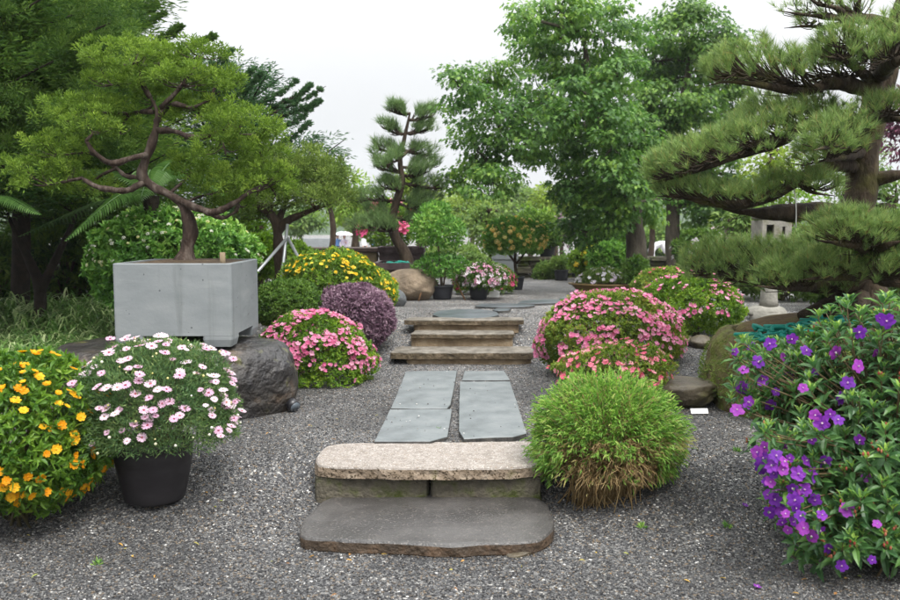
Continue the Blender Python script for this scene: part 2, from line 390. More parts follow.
M['boulder'] = noise_mat('boulder', [(.008, .008, .010), (.021, .019, .020), (.042, .036, .031), (.12, .08, .05)], 3.2, .55, .9, 14, detail=9, dist=.06, rough2=.3, spec=.5, moss=(5, (.10, .10, .03), .60, .68))
M['boulder_tan'] = noise_mat('boulder_tan', [(.08, .062, .045), (.19, .145, .10), (.30, .23, .16)], 4, .85, .6, 24, detail=8, dist=.04)
M['rock_grey'] = noise_mat('rock_grey', [(.05, .055, .06), (.11, .12, .125), (.2, .2, .2)], 6, .7, .7, 22, dist=.04)
M['rock_brown'] = noise_mat('rock_brown', [(.05, .042, .03), (.10, .082, .055), (.16, .13, .085)], 4, .5, .6, 20, dist=.03, rough2=.3, moss=(4, (.09, .085, .03), .55, .68))
M['wet_slab'] = noise_mat('wet_slab', [(.032, .030, .029), (.060, .056, .053), (.098, .092, .087)], 3.2, .42, .7, 90, dist=.008, rough2=.2, spec=.5, speck=[(140, (.11, .098, .088), .06)])
M['slab_edge'] = noise_mat('slab_edge', [(.03, .022, .016), (.075, .052, .034), (.14, .085, .05)], 9, .7, .9, 40, dist=.02)
M['granite'] = noise_mat('granite', [(.19, .165, .14), (.29, .255, .225), (.37, .34, .305)], 16, .8, .8, 60, dist=.012, speck=[(170, (.10, .085, .07), .06), (190, (.42, .39, .36), .08), (90, (.20, .16, .125), .05)], rough2=.7)
M['granite_edge'] = noise_mat('granite_edge', [(.13, .095, .06), (.26, .20, .145), (.36, .30, .23)], 12, .9, 1.0, 45, dist=.02, speck=[(120, (.05, .035, .02), .14)], moss=(6, (.075, .065, .02), .60, .70))
M['mossy_block'] = noise_mat('mossy_block', [(.05, .045, .035), (.13, .115, .085), (.23, .20, .15)], 9, .9, .9, 45, dist=.02, moss=(9, (.045, .055, .012), .50, .66))
M['slate'] = noise_mat('slate', [(.095, .107, .11), (.15, .168, .172), (.205, .22, .22)], 5.0, .6, .35, 55, dist=.006, rough2=.45, spec=.4)
M['slate_edge'] = noise_mat('slate_edge', [(.02, .02, .02), (.06, .058, .055), (.12, .11, .10)], 10, .8, .9, 35, dist=.015)
M['dark_slate'] = noise_mat('dark_slate', [(.045, .055, .062), (.075, .09, .098), (.11, .125, .135)], 3, .45, .3, 35, dist=.006, rough2=.3)
M['tread_edge'] = noise_mat('tread_edge', [(.03, .022, .014), (.10, .075, .045), (.22, .17, .115)], 12, .9, 1.0, 40, dist=.015)
M['tread'] = noise_mat('tread', [(.055, .048, .038), (.16, .142, .115), (.28, .255, .22)], 11, .85, .9, 40, dist=.012)
M['riser'] = noise_mat('riser', [(.14, .10, .06), (.27, .20, .125), (.37, .295, .20)], 7, .9, .7, 45, dist=.012)
M['bowl'] = noise_mat('bowl', [(.13, .085, .025), (.20, .13, .045), (.28, .19, .07)], 4, .5, .15, 30)
M['tray'] = noise_mat('tray', [(.05, .04, .018), (.11, .088, .035), (.17, .14, .06)], 7, .9, .9, 30, dist=.03, moss=(6, (.10, .115, .02), .42, .58))
M['tray_purple'] = noise_mat('tray_purple', [(.035, .022, .024), (.065, .042, .045), (.10, .07, .07)], 6, .6, .2, 30)
M['wall_stone'] = noise_mat('wall_stone', [(.05, .048, .035), (.12, .11, .08), (.2, .18, .14)], 7, .9, .9, 25, dist=.03, moss=(3.5, (.07, .085, .025), .5, .62))
M['wall_tan'] = noise_mat('wall_tan', [(.32, .24, .14), (.44, .34, .21)], 4, .85, .3, 30)
M['coping'] = noise_mat('coping', [(.055, .035, .03), (.10, .065, .055)], 5, .6, .2, 25)
M['lantern'] = noise_mat('lantern', [(.16, .155, .13), (.26, .25, .215), (.36, .34, .30)], 9, .9, .7, 50, dist=.01, moss=(5, (.12, .12, .06), .58, .7))
M['net'] = plain('net', (.005, .22, .17), .55)
M['card'] = plain('card', (.78, .77, .74), .6)
M['wood'] = noise_mat('wood', [(.20, .10, .045), (.32, .18, .09)], 10, .7, .3, 40)
M['block_tan'] = noise_mat('block_tan', [(.2, .15, .09), (.3, .24, .16)], 8, .85, .4, 30)
M['metal'] = plain('metal', (.34, .36, .37), .45, .5, .6)
M['black'] = plain('black', (.012, .012, .014), .35, .5)
M['lens'] = plain('lens', (.10, .12, .14), .12, .6)
M['skin'] = plain('skin', (.50, .28, .19), .6)
M['hair'] = plain('hair', (.012, .009, .008), .6)
M['cloth_white'] = plain('cloth_white', (.72, .71, .74), .8)
M['cloth_lilac'] = plain('cloth_lilac', (.62, .54, .66), .8)
M['cloth_blue'] = plain('cloth_blue', (.10, .22, .48), .8)
M['cloth_dark'] = plain('cloth_dark', (.03, .03, .04), .8)
M['cloth_pink'] = plain('cloth_pink', (.75, .42, .45), .8)
M['umb_pale'] = plain('umb_pale', (.72, .60, .66), .6)
M['umb_blue'] = plain('umb_blue', (.52, .60, .62), .6)
M['dead_leaf'] = leaf_mat('dead_leaf', [(.20, .09, .03), (.45, .26, .06), (.16, .22, .05)], .2, .6)

def pebble_mat():
    m, nt, out = _mat('pebble'); a = nt.nodes.new('ShaderNodeAttribute'); a.attribute_name = 'tint'
    col = ramp(nt, GRAVEL, a.outputs['Fac'], 'CONSTANT')
    b = nt.nodes.new('ShaderNodeBsdfPrincipled'); nt.links.new(col, b.inputs['Base Color']); b.inputs['Roughness'].default_value = .6
    nt.links.new(b.outputs[0], out.inputs[0]); return m
GRAVEL = [(0.0, (.015, .015, .016)), (.22, (.035, .035, .037)), (.46, (.061, .061, .062)), (.68, (.100, .099, .097)), (.79, (.13, .098, .066)), (.86, (.16, .157, .15)), (.965, (.29, .28, .26)), (.992, (.50, .49, .47))]
M['pebble'] = pebble_mat()
def gravel_mat():
    m, nt, out = _mat('gravel'); N = nt.nodes.new; L = nt.links.new
    tc = N('ShaderNodeTexCoord')
    wob = N('ShaderNodeTexNoise'); wob.inputs['Scale'].default_value = 60; L(tc.outputs['Object'], wob.inputs['Vector'])
    ad = N('ShaderNodeMix'); ad.data_type = 'VECTOR'; ad.inputs[0].default_value = .012
    L(tc.outputs['Object'], ad.inputs[4]); L(wob.outputs['Color'], ad.inputs[5])
    v = N('ShaderNodeTexVoronoi'); v.inputs['Scale'].default_value = 92; L(ad.outputs[1], v.inputs['Vector'])
    sx = N('ShaderNodeSeparateColor'); L(v.outputs['Color'], sx.inputs[0])
    col = ramp(nt, GRAVEL, sx.outputs[0], 'CONSTANT')
    # finer grit between the stones
    v2 = N('ShaderNodeTexVoronoi'); v2.inputs['Scale'].default_value = 190; L(tc.outputs['Object'], v2.inputs['Vector'])
    s2 = N('ShaderNodeSeparateColor'); L(v2.outputs['Color'], s2.inputs[0]); c2 = ramp(nt, GRAVEL, s2.outputs[1], 'CONSTANT')
    gt = N('ShaderNodeMath'); gt.operation = 'GREATER_THAN'; gt.inputs[1].default_value = .60; L(sx.outputs[2], gt.inputs[0])
    mx = N('ShaderNodeMix'); mx.data_type = 'RGBA'; L(gt.outputs[0], mx.inputs[0]); L(col, mx.inputs[6]); L(c2, mx.inputs[7])
    # broad patches of pale dust and damp dark stone
    n = N('ShaderNodeTexNoise'); n.inputs['Scale'].default_value = 1.3; n.inputs['Detail'].default_value = 5; L(tc.outputs['Object'], n.inputs['Vector'])
    mr = N('ShaderNodeMapRange'); mr.inputs[1].default_value = .3; mr.inputs[2].default_value = .7; mr.inputs[3].default_value = .62; mr.inputs[4].default_value = 1.5; L(n.outputs['Fac'], mr.inputs[0])
    sy = N('ShaderNodeSeparateXYZ'); L(tc.outputs['Object'], sy.inputs[0])      # stone colour gets paler towards the upper terrace
    dr = N('ShaderNodeMapRange'); dr.inputs[1].default_value = 7.0; dr.inputs[2].default_value = 11.0; dr.inputs[3].default_value = 1; dr.inputs[4].default_value = 1.75; L(sy.outputs[1], dr.inputs[0])
    ml = N('ShaderNodeMath'); ml.operation = 'MULTIPLY'; L(mr.outputs[0], ml.inputs[0]); L(dr.outputs[0], ml.inputs[1])
    hs = N('ShaderNodeHueSaturation'); L(ml.outputs[0], hs.inputs['Value']); L(mx.outputs[2], hs.inputs['Color'])
    b = N('ShaderNodeBsdfPrincipled'); L(hs.outputs[0], b.inputs['Base Color']); b.inputs['Roughness'].default_value = .65; b.inputs['Specular IOR Level'].default_value = .3
    bp = N('ShaderNodeBump'); bp.inputs['Strength'].default_value = .9; bp.inputs['Distance'].default_value = .008; bp.invert = True
    L(v.outputs['Distance'], bp.inputs['Height']); L(bp.outputs[0], b.inputs['Normal'])
    L(b.outputs[0], out.inputs[0]); return m
M['gravel'] = gravel_mat()

def concrete_mat():
    m, nt, out = _mat('concrete'); N = nt.nodes.new; L = nt.links.new; tc = N('ShaderNodeTexCoord')
    def noise(scale, st=None, det=6):
        v = tc.outputs['Object']
        if st: mp = N('ShaderNodeMapping'); mp.inputs['Scale'].default_value = st; L(v, mp.inputs[0]); v = mp.outputs[0]
        n = N('ShaderNodeTexNoise'); n.inputs['Scale'].default_value = scale; n.inputs['Detail'].default_value = det; n.inputs['Roughness'].default_value = .65; L(v, n.inputs['Vector']); return n.outputs['Fac']
    def mixc(a, b, fac, lo, hi, amt):
        r = N('ShaderNodeMapRange'); r.inputs[1].default_value = lo; r.inputs[2].default_value = hi; r.inputs[4].default_value = amt; L(fac, r.inputs[0])
        x = N('ShaderNodeMix'); x.data_type = 'RGBA'; L(r.outputs[0], x.inputs[0]); L(a, x.inputs[6]); x.inputs[7].default_value = (*b, 1); return x.outputs[2]
    c = ramp(nt, [(.3, (.158, .174, .179)), (.5, (.188, .204, .209)), (.7, (.217, .231, .234))], noise(3.2, (1, 1, 2.6), 9))
    c = mixc(c, (.25, .265, .265), noise(1.7, (1, 1, 5), 8), .54, .70, .75)          # pale lime smears along the boards
    c = mixc(c, (.10, .112, .108), noise(9, (1, 1, .07), 4), .56, .74, .55)          # water streaks
    c = mixc(c, (.085, .082, .06), noise(5.5), .64, .74, .5)                         # stains
    v = N('ShaderNodeTexVoronoi'); v.inputs['Scale'].default_value = 46; L(tc.outputs['Object'], v.inputs['Vector']); sx = N('ShaderNodeSeparateColor'); L(v.outputs['Color'], sx.inputs[0])
    th = N('ShaderNodeMath'); th.operation = 'LESS_THAN'; th.inputs[1].default_value = .014; L(sx.outputs[0], th.inputs[0]); d2 = N('ShaderNodeMath'); d2.operation = 'LESS_THAN'; d2.inputs[1].default_value = .32; L(v.outputs['Distance'], d2.inputs[0])
    mu = N('ShaderNodeMath'); mu.operation = 'MULTIPLY'; L(th.outputs[0], mu.inputs[0]); L(d2.outputs[0], mu.inputs[1]); c = mixc(c, (.06, .065, .068), mu.outputs[0], 0, 1, .8)
    b = N('ShaderNodeBsdfPrincipled'); L(c, b.inputs['Base Color']); b.inputs['Roughness'].default_value = .75; b.inputs['Specular IOR Level'].default_value = .3
    bp = N('ShaderNodeBump'); bp.inputs['Strength'].default_value = .35; bp.inputs['Distance'].default_value = .004; L(noise(55), bp.inputs['Height']); L(bp.outputs[0], b.inputs['Normal']); L(b.outputs[0], out.inputs[0]); return m
M['concrete'] = concrete_mat()
# ================================================================== camera, sky, sun
cam = bpy.data.objects.new('camera', bpy.data.cameras.new('camera')); C.objects.link(cam)
cam.location = EYE; cam.rotation_euler = (PI / 2 - PITCH, 0, 0)
cam.data.sensor_width = 36; cam.data.lens = 35; cam.data.clip_end = 2000; cam.data.clip_start = .05
cam.data.dof.use_dof = True; cam.data.dof.focus_distance = 6.0; cam.data.dof.aperture_fstop = 3.2
bpy.context.scene.camera = cam
sc = bpy.context.scene
sc.view_settings.view_transform = 'Standard'; sc.view_settings.look = 'None'
sc.view_settings.exposure = EXPOSURE; sc.view_settings.gamma = 1; sc.view_settings.use_curve_mapping = False
sc.render.engine = 'CYCLES'; sc.cycles.max_bounces = 8; sc.cycles.diffuse_bounces = 5; sc.cycles.transmission_bounces = 6; sc.cycles.transparent_max_bounces = 8
sc.cycles.use_denoising = True
SUN_EL, SUN_AZ = math.radians(58), math.radians(150)     # azimuth from +Y clockwise
w = bpy.data.worlds.new('World'); sc.world = w; w.use_nodes = True; nt = w.node_tree
bg = nt.nodes['Background']; sky = nt.nodes.new('ShaderNodeTexSky'); sky.sky_type = 'NISHITA'; sky.sun_disc = False
sky.sun_elevation = SUN_EL; sky.sun_rotation = SUN_AZ; sky.dust_density = 3.0; sky.air_density = 1.0
hs = nt.nodes.new('ShaderNodeHueSaturation'); hs.inputs['Saturation'].default_value = .18; nt.links.new(sky.outputs[0], hs.inputs['Color'])
# overcast: an even cloud layer over the sky, a little uneven
tc = nt.nodes.new('ShaderNodeTexCoord'); cn = nt.nodes.new('ShaderNodeTexNoise'); cn.inputs['Scale'].default_value = 1.6; cn.inputs['Detail'].default_value = 5
nt.links.new(tc.outputs['Generated'], cn.inputs['Vector'])
cl = ramp(nt, [(.3, (8.9, 9.1, 9.4)), (.7, (10.3, 10.4, 10.5))], cn.outputs['Fac'])
mx = nt.nodes.new('ShaderNodeMix'); mx.data_type = 'RGBA'; mx.inputs[0].default_value = .94
sp3 = nt.nodes.new('ShaderNodeSeparateXYZ'); nt.links.new(tc.outputs['Generated'], sp3.inputs[0])
zr = nt.nodes.new('ShaderNodeMapRange'); zr.inputs[2].default_value = 1; zr.interpolation_type = 'SMOOTHSTEP'; zr.inputs[1].default_value = .04; zr.inputs[3].default_value = .29; zr.inputs[4].default_value = 1.5; nt.links.new(sp3.outputs[2], zr.inputs[0])
vm = nt.nodes.new('ShaderNodeVectorMath'); vm.operation = 'SCALE'; nt.links.new(cl, vm.inputs[0]); nt.links.new(zr.outputs[0], vm.inputs['Scale'])
nt.links.new(hs.outputs[0], mx.inputs[6]); nt.links.new(vm.outputs[0], mx.inputs[7]); nt.links.new(mx.outputs[2], bg.inputs[0])
bg.inputs[1].default_value = SKY
sun = bpy.data.objects.new('sun', bpy.data.lights.new('sun', 'SUN')); C.objects.link(sun)
sun.data.energy = SUN; sun.data.angle = math.radians(25); sun.data.color = (1.0, .97, .92)
dv = Vector((math.sin(SUN_AZ) * math.cos(SUN_EL), math.cos(SUN_AZ) * math.cos(SUN_EL), math.sin(SUN_EL)))
sun.rotation_euler = dv.to_track_quat('Z', 'Y').to_euler()

# ================================================================== ground
def axis_lines(a, b, fine, lo, hi):
    inner = np.arange(a, b + 1e-6, fine); up = [b]; st = fine
    while up[-1] < hi: st *= 1.25; up.append(min(hi, up[-1] + st))
    dn = [a]; st = fine
    while dn[-1] > lo: st *= 1.25; dn.append(max(lo, dn[-1] - st))
    return np.concatenate([dn[:0:-1], inner, up[1:]])
gx = axis_lines(-5, 5, .08, -420, 420); gy = axis_lines(2.5, 20, .08, -60, 700)
X, Y = np.meshgrid(gx, gy); Z = ground_base(X, Y)
Z = Z + np.where((Y < 22) & (abs(X) < 9), .012 * fbm(np.column_stack([X.ravel() * 1.4, Y.ravel() * 1.4, X.ravel() * 0]), 3).reshape(X.shape), 0)
nx, ny = len(gx), len(gy); i = np.arange(ny - 1)[:, None] * nx; j = np.arange(nx - 1)[None]
Fg = np.stack([i + j, i + j + 1, i + j + 1 + nx, i + j + nx], -1).reshape(-1, 4)
mb = MB(); mb.add(np.column_stack([X.ravel(), Y.ravel(), Z.ravel()]), Fg, smooth=True)
g = mb.build('ground', M['gravel']); g['kind'] = 'structure'; g['label'] = 'grey gravel ground rising gently between the plantings'
g['category'] = 'ground'

# loose stones lying on it
n = 125000
yy = 3.0 + 7.6 * rng.random(n) ** 1.35; xx = (rng.random(n) * 2 - 1) * (yy * .53 + .2)
base = ground_base(xx, yy) + .012 * fbm(np.column_stack([xx * 1.4, yy * 1.4, xx * 0]), 3)
OC = np.array([[1, 0, 0], [-1, 0, 0], [0, 1, 0], [0, -1, 0], [0, 0, 1], [0, 0, -1]], float)
OF = np.array([[0, 2, 4], [2, 1, 4], [1, 3, 4], [3, 0, 4], [2, 0, 5], [1, 2, 5], [3, 1, 5], [0, 3, 5]])
sz = .0026 + .0043 * rng.random(n) ** 1.6; ax = rvec(n); s1, w1 = side_frame(ax, rvec(n)); asp = rng.uniform(.6, 1.35, (n, 3))
V = (OC[None, :, 0, None] * ax[:, None] * asp[:, 0, None, None] + OC[None, :, 1, None] * s1[:, None] * asp[:, 1, None, None] + OC[None, :, 2, None] * w1[:, None] * asp[:, 2, None, None]) * sz[:, None, None]
V[..., 2] *= .8; V += np.column_stack([xx, yy, base + sz * .45])[:, None]
mb = MB(); mb.add(V.reshape(-1, 3), (OF[None] + np.arange(n)[:, None, None] * 6).reshape(-1, 3), tint=np.repeat(rng.random(n), 8), smooth=True)
o = mb.build('gravel_pebbles', M['pebble']); tag(o, 'loose grey and white pebbles strewn over the gravel', 'gravel', kind='stuff')

# distant hills
mb = MB(); a = np.linspace(-1.0, 1.0, 120); hx = a * 420
rows = []
for k, (yy_, f) in enumerate(((190, 0), (215, .45), (245, .8), (290, 1), (340, .6))):
    h = 10.5 + 8 * fbm(np.column_stack([hx * .008 + 4, hx * 0 + 3.3, hx * 0]), 4) + 2.5 * fbm(np.column_stack([hx * .03, hx * 0 + k, hx * 0]), 6)
    rows.append(np.column_stack([hx, np.full(120, yy_) + 8 * fbm(np.column_stack([hx * .03, hx * 0 + k * 3, hx * 0]), 8), -1.2 - .5 + h * f + 1.0 * fbm(np.column_stack([hx * .11, hx * 0 + k * 7., hx * 0]), 2)]))
R = np.array(rows); i = np.arange(4)[:, None] * 120; j = np.arange(119)[None]
mb.add(R.reshape(-1, 3), np.stack([i + j, i + j + 1, i + j + 121, i + j + 120], -1).reshape(-1, 4), smooth=True)
o = mb.build('hills', noise_mat('hill_forest', [(.03, .06, .025), (.06, .10, .045), (.09, .135, .06)], .25, .95, .9, 1.2, dist=1.5))
o['kind'] = 'structure'; o['label'] = 'hazy wooded hillside far behind the garden'; o['category'] = 'hills'

# ================================================================== stone steps and slabs
def PZ(px, py, z):
    d = ray(px, py); return EYE + d * ((z - EYE[2]) / d[2])
def outl(pix, z): return [PZ(a, b, z)[:2] for a, b in pix]
def slab_thing(name, label, cat, pix, z, th, mats, group=None, **kw):
    mb = MB(); o = outl(pix, z); c = np.mean(o, 0); slab(mb, o, z, th, side_mat=1, **kw)
    t = mb.build(name, mats, loc=(c[0], c[1], z - th)); return tag(t, label, cat, group)
SL_PRE = [('', [(382, 425), (390, 410), (451, 410), (449, 425), (446, 436), (378, 440)]), ('', [(398, 391), (406, 372), (456, 371.5), (453, 390), (449, 407), (392, 407)]), ('', [(461, 382), (510, 382), (518, 405), (525, 433), (464, 437), (460, 405)])]
slab_thing('stepping_stone', 'large dark wet stone slab with rounded corners, lowest step of the path', 'stone slab',
    [(299, 535), (300, 527), (304, 518), (320, 502), (333, 496), (346, 494), (400, 493), (460, 494), (520, 495), (541, 497), (548, 505), (555, 521), (554, 530), (544, 538), (531, 542), (505, 543), (487, 543), (450, 545), (416, 543), (383, 542), (345, 540), (313, 539)],
    .065, .10, [M['wet_slab'], M['slab_edge']], seed=2, bev=.012, jit=.011, bump=.007, under=.035)
# grit kicked onto the slate slabs
mb = MB()
for lab, pix in SL_PRE:
    o_ = np.array(outl(pix, .274)); 
    for k in range(18):
        i_ = rng.integers(len(o_)); a_, b_ = o_[i_], o_[(i_ + 1) % len(o_)]; q = a_ + (b_ - a_) * rng.random(); cc_ = o_.mean(0); q = q + (cc_ - q) * rng.random() ** 2.2 * .8
        V_, F_ = ico(1); mb.add(V_ * rng.uniform(.0025, .006) * rng.uniform(.7, 1.3, 3) + [q[0], q[1], .277], F_, tint=rng.choice([.5, .75, .86, .9, .97, .995]), smooth=True)
tag(mb.build('grit', M['pebble']), 'small stones kicked onto the grey slate slabs', 'grit', kind='stuff')
mb = MB(); c = G(517, 556); rock(mb, c + [0, .04, .0], (.085, .06, .028), 41, 4, .2, .6)
tag(mb.build('wedge_stone', M['rock_brown'], loc=c), 'small flat stone wedged under the front of the dark slab', 'stone')
slab_thing('granite_step', 'thick speckled pink granite slab with rough edges laid on two blocks', 'step',
    [(316, 466), (316, 457), (319, 451), (326, 445.5), (341, 443), (400, 442), (470, 441.5), (534, 441), (545, 444), (548, 455), (545, 465), (520, 467), (450, 468.5), (376, 468)],
    .25, .066, [M['granite'], M['granite_edge']], seed=5, bev=.012, jit=.012, bump=.008)
for (x0, x1, lab) in ((311, 428.5, 'mossy base block under the left half of the granite slab'), (430, 545, 'grey base block under the right half of the granite slab')):
    y0 = 4.835; X0 = (x0 - 450) / F * y0; X1 = (x1 - 450) / F * y0
    mb = MB(); slab(mb, [(X0, y0), (X1, y0), (X1, y0 + .22), (X0, y0 + .22)], .181, .16, bev=.008, jit=.009, seed=int(x0), bump=.003, side_mat=0)
    tag(mb.build('base_block', M['mossy_block'], loc=((X0 + X1) / 2, y0 + .11, .02)), lab, 'stone block')
ZS = .268
SL = [('front left grey slate slab, pointing at the granite step', [(374.5, 441), (382, 425), (390, 409.3), (452, 409), (449.5, 425), (447.5, 436), (440, 438), (430, 441)]),
      ('back left grey slate slab of the four beyond the granite step', [(391, 408), (398, 391), (406, 371), (457, 370.5), (454, 388), (450.5, 404), (447, 408.3)]),
      ('longest grey slate slab with a chipped front edge, on the right of the pair', [(460, 381.5), (510, 381.3), (518, 405), (526.5, 433), (513, 436.5), (490, 437), (464, 438.5), (459, 431), (459, 405)]),
      ('smallest grey slate slab, set behind the longest one', [(462, 380), (464.5, 371), (504, 370.5), (510, 379.6)])]
for k, (lab, pix) in enumerate(SL):
    slab_thing('paving_slab', lab, 'paving slab', pix, ZS + .003 * k, .05, [M['slate'], M['slate_edge']], 'grey slate slabs laid in the gravel', seed=20 + k, bev=.005, jit=.0039, bump=.004)
TR = [(8.35, 8.80, 389, 534.5, .375, .062, 'lowest', 405, 533), (8.77, 9.11, 409.5, 515, .504, .044, 'middle', 410, 514), (9.08, 9.36, 402.5, 524.5, .612, .05, 'topmost', 413, 520)]
zb = .2
for k, (y0, y1, a, b, z, th, word, ra, rb) in enumerate(TR):
    X0, X1 = (a - 450) / F * y0, (b - 450) / F * y0; mb = MB()
    slab(mb, [(X0, y0), ((X0 + X1) / 2, y0 - .012), (X1, y0), (X1 + .01, y1), (X0 + .05, y1)], z, th, bev=.007, jit=.010, seed=50 + k, bump=.006, side_mat=1)
    tag(mb.build('step_tread', [M['tread'], M['tread_edge']], loc=((X0 + X1) / 2, y0, z - th)), f'{word} weathered stone tread of the three middle steps', 'step', 'middle stone steps')
    X0, X1 = (ra - 450) / F * y0, (rb - 450) / F * y0; mb = MB(); q = y0 + .03
    slab(mb, [(X0, q), (X1, q), (X1, q + .2), (X0, q + .2)], z - th - .002, z - th - zb, bev=.006, jit=.006, seed=70 + k, bump=.003, side_mat=0)
    tag(mb.build('step_riser', M['riser'], loc=((X0 + X1) / 2, q, zb)), f'tan stone block carrying the {word} weathered tread', 'stone block', 'tan blocks under the middle steps')
    zb = z - .03
FS = [('round dark stepping slate just above the weathered steps', [(432, 314), (438, 310.6), (458, 309), (480, 309), (497, 311.5), (499, 314.5), (490, 317), (465, 318), (440, 317)], .615),
      ('narrow dark slate between the round one and the long one', [(474, 306), (482, 303.6), (512, 303.2), (536, 304.6), (528, 306.3), (500, 307)], .60),
      ('small dark slate touching the narrow one, behind the round one', [(492, 309.6), (497, 307.9), (511, 308), (509, 310), (498, 310.8)], .60),
      ('long dark slate leading towards the shallow flower bowl', [(517, 303), (522, 300.6), (545, 299.2), (572, 299.4), (568, 302.2), (540, 303.2)], .60),
      ('farthest dark slate beside the shallow flower bowl', [(558, 298.3), (564, 296.6), (580, 296.8), (577, 298.7)], .60)]
for k, (lab, pix, z) in enumerate(FS):
    slab_thing('stepping_slate', lab, 'stepping stone', pix, z, .05, [M['dark_slate'], M['slate_edge']], 'dark stepping slates on the upper gravel', seed=90 + k, bev=.006, jit=.006, bump=.003)

# ================================================================== lofted helpers
def loft(mb, rings, mat=0, smooth=False, cap0=False, cap1=False):
    R = np.array(rings); nr, n = R.shape[:2]; i = np.arange(nr - 1)[:, None] * n; j = np.arange(n)[None]; k = (j + 1) % n
    Fs = [np.stack([i + j, i + k, i + k + n, i + j + n], -1).reshape(-1, 4)]
    if cap0: Fs.append(np.arange(n)[::-1][None])
    if cap1: Fs.append((np.arange(n) + (nr - 1) * n)[None])
    mb.add(R.reshape(-1, 3), Fs, mat, smooth=smooth)
def rrect(cx, cy, hx, hy, r, z, n=5):
    o = []
    for (sx, sy, a0) in ((1, 1, 0), (-1, 1, 90), (-1, -1, 180), (1, -1, 270)):
        for k in range(n):
            a = math.radians(a0 + 90 * k / (n - 1)); o.append((cx + sx * (hx - r) + r * math.cos(a), cy + sy * (hy - r) + r * math.sin(a), z))
    return o

# concrete box on its boulder
mb = MB(); rock(mb, (-2.07, 6.52, .33), (.98, .80, .62), 12, 6, .16, .45, flat_top=.62)
bo = mb.build('boulder', M['boulder'], loc=(-2.07, 6.52, .24)); tag(bo, 'broad dark boulder with a flat top carrying the concrete planter box', 'boulder')
YF = 6.1; XL, XR = P(113, 300, YF)[0], P(231.5, 300, YF)[0]; ZB = .785; ZT = P(150, 263.5, YF)[2]; YB = YF + .86
cx, cy, hx, hy = (XL + XR) / 2, (YF + YB) / 2, (XR - XL) / 2, (YB - YF) / 2
pl = thing('planter_box', 'large pale grey concrete planter box standing on the boulder', 'planter', (cx, cy, ZB))
mb = MB(); zc = ZB + .038
loft(mb, [rrect(cx, cy, hx - .06, hy - .06, .02, zc), rrect(cx, cy, hx, hy, .022, zc), rrect(cx, cy, hx, hy, .022, ZT - .006), rrect(cx, cy, hx - .005, hy - .005, .02, ZT), rrect(cx, cy, hx - .03, hy - .03, .015, ZT), rrect(cx, cy, hx - .03, hy - .03, .015, ZT - .10)], cap0=True)
ft = .21
for sx in (-1, 1):
    for sy in (-1, 1):
        fx, fy = cx + sx * (hx - ft / 2 - .001), cy + sy * (hy - ft / 2 - .001); h_ = ft / 2
        loft(mb, [rrect(fx, fy, h_ - .012, h_ - .012, .015, ZB - .04), rrect(fx, fy, h_, h_, .022, ZB + .01), rrect(fx, fy, h_, h_, .022, zc - .0005)], cap0=True, cap1=True)
mb.build('box', M['concrete'], pl)
mb = MB(); loft(mb, [rrect(cx, cy, hx - .031, hy - .031, .012, ZT - .012), rrect(cx, cy, .2, .2, .01, ZT + .012)], cap1=True); mb.build('soil', M['soil'], pl)
mb = MB(); p = P(222.5, 258, 6.2); tube(mb, [[p[0], p[1], ZT - .05], [p[0], p[1], ZT + .075]], .02, 8); tag(mb.build('wooden_peg', M['block_tan'], loc=(p[0], p[1], ZT - .05)), 'short tan wooden peg standing in the concrete planter soil', 'peg')

# spot lamp by the boulder
c = G(291, 411); sp_ = thing('garden_spotlight', 'small black garden spotlight lying beside the boulder', 'spotlight', c)
mb = MB(); a = c + [-.03, .03, .08]; b = c + [.035, -.03, .035]; tube(mb, [a, a * .7 + b * .3, b], [.026, .042, .047], 14, sub=2); tube(mb, [c + [0, .02, -.02], c + [0, 0, .05]], .008, 6); hsg = mb.build('housing', M['black'], sp_)
mb = MB(); d_ = nrm(b - a); tube(mb, [b + d_ * .001, b + d_ * .006], .041, 14, sub=1); mb.build('lens', M['lens'], hsg)

# little cards
def card(px, py, w_, label, tilt=.5, h_=.055, rot=0):
    c = G(px, py); t = thing('plant_label', label, 'label', c)
    mb = MB(); V = np.array([[-w_ / 2, 0, .01], [w_ / 2, 0, .01], [w_ / 2, h_ * .6, .01 + h_ * .8], [-w_ / 2, h_ * .6, .01 + h_ * .8]]); V2 = V + [0, .004, -.003]
    ca, sa = math.cos(rot), math.sin(rot); R_ = np.array([[ca, -sa, 0], [sa, ca, 0], [0, 0, 1]])
    mb.add(np.vstack([V, V2]) @ R_.T + c, [np.array([[0, 1, 2, 3], [7, 6, 5, 4], [0, 4, 5, 1], [1, 5, 6, 2], [2, 6, 7, 3], [3, 7, 4, 0]])]); mb.build('card', M['card'], t)
    mb = MB(); tube(mb, [c + [0, .02, -.02], c + [0, .018, .02]], .004, 5); mb.build('spike', M['black'], t)
card(700, 415, .125, 'white label card stuck in the gravel beside the bamboo ball', h_=.04, rot=.06)
card(494, 298, .15, 'white label card in front of the pink and white potted flowers', h_=.10, rot=-.15)

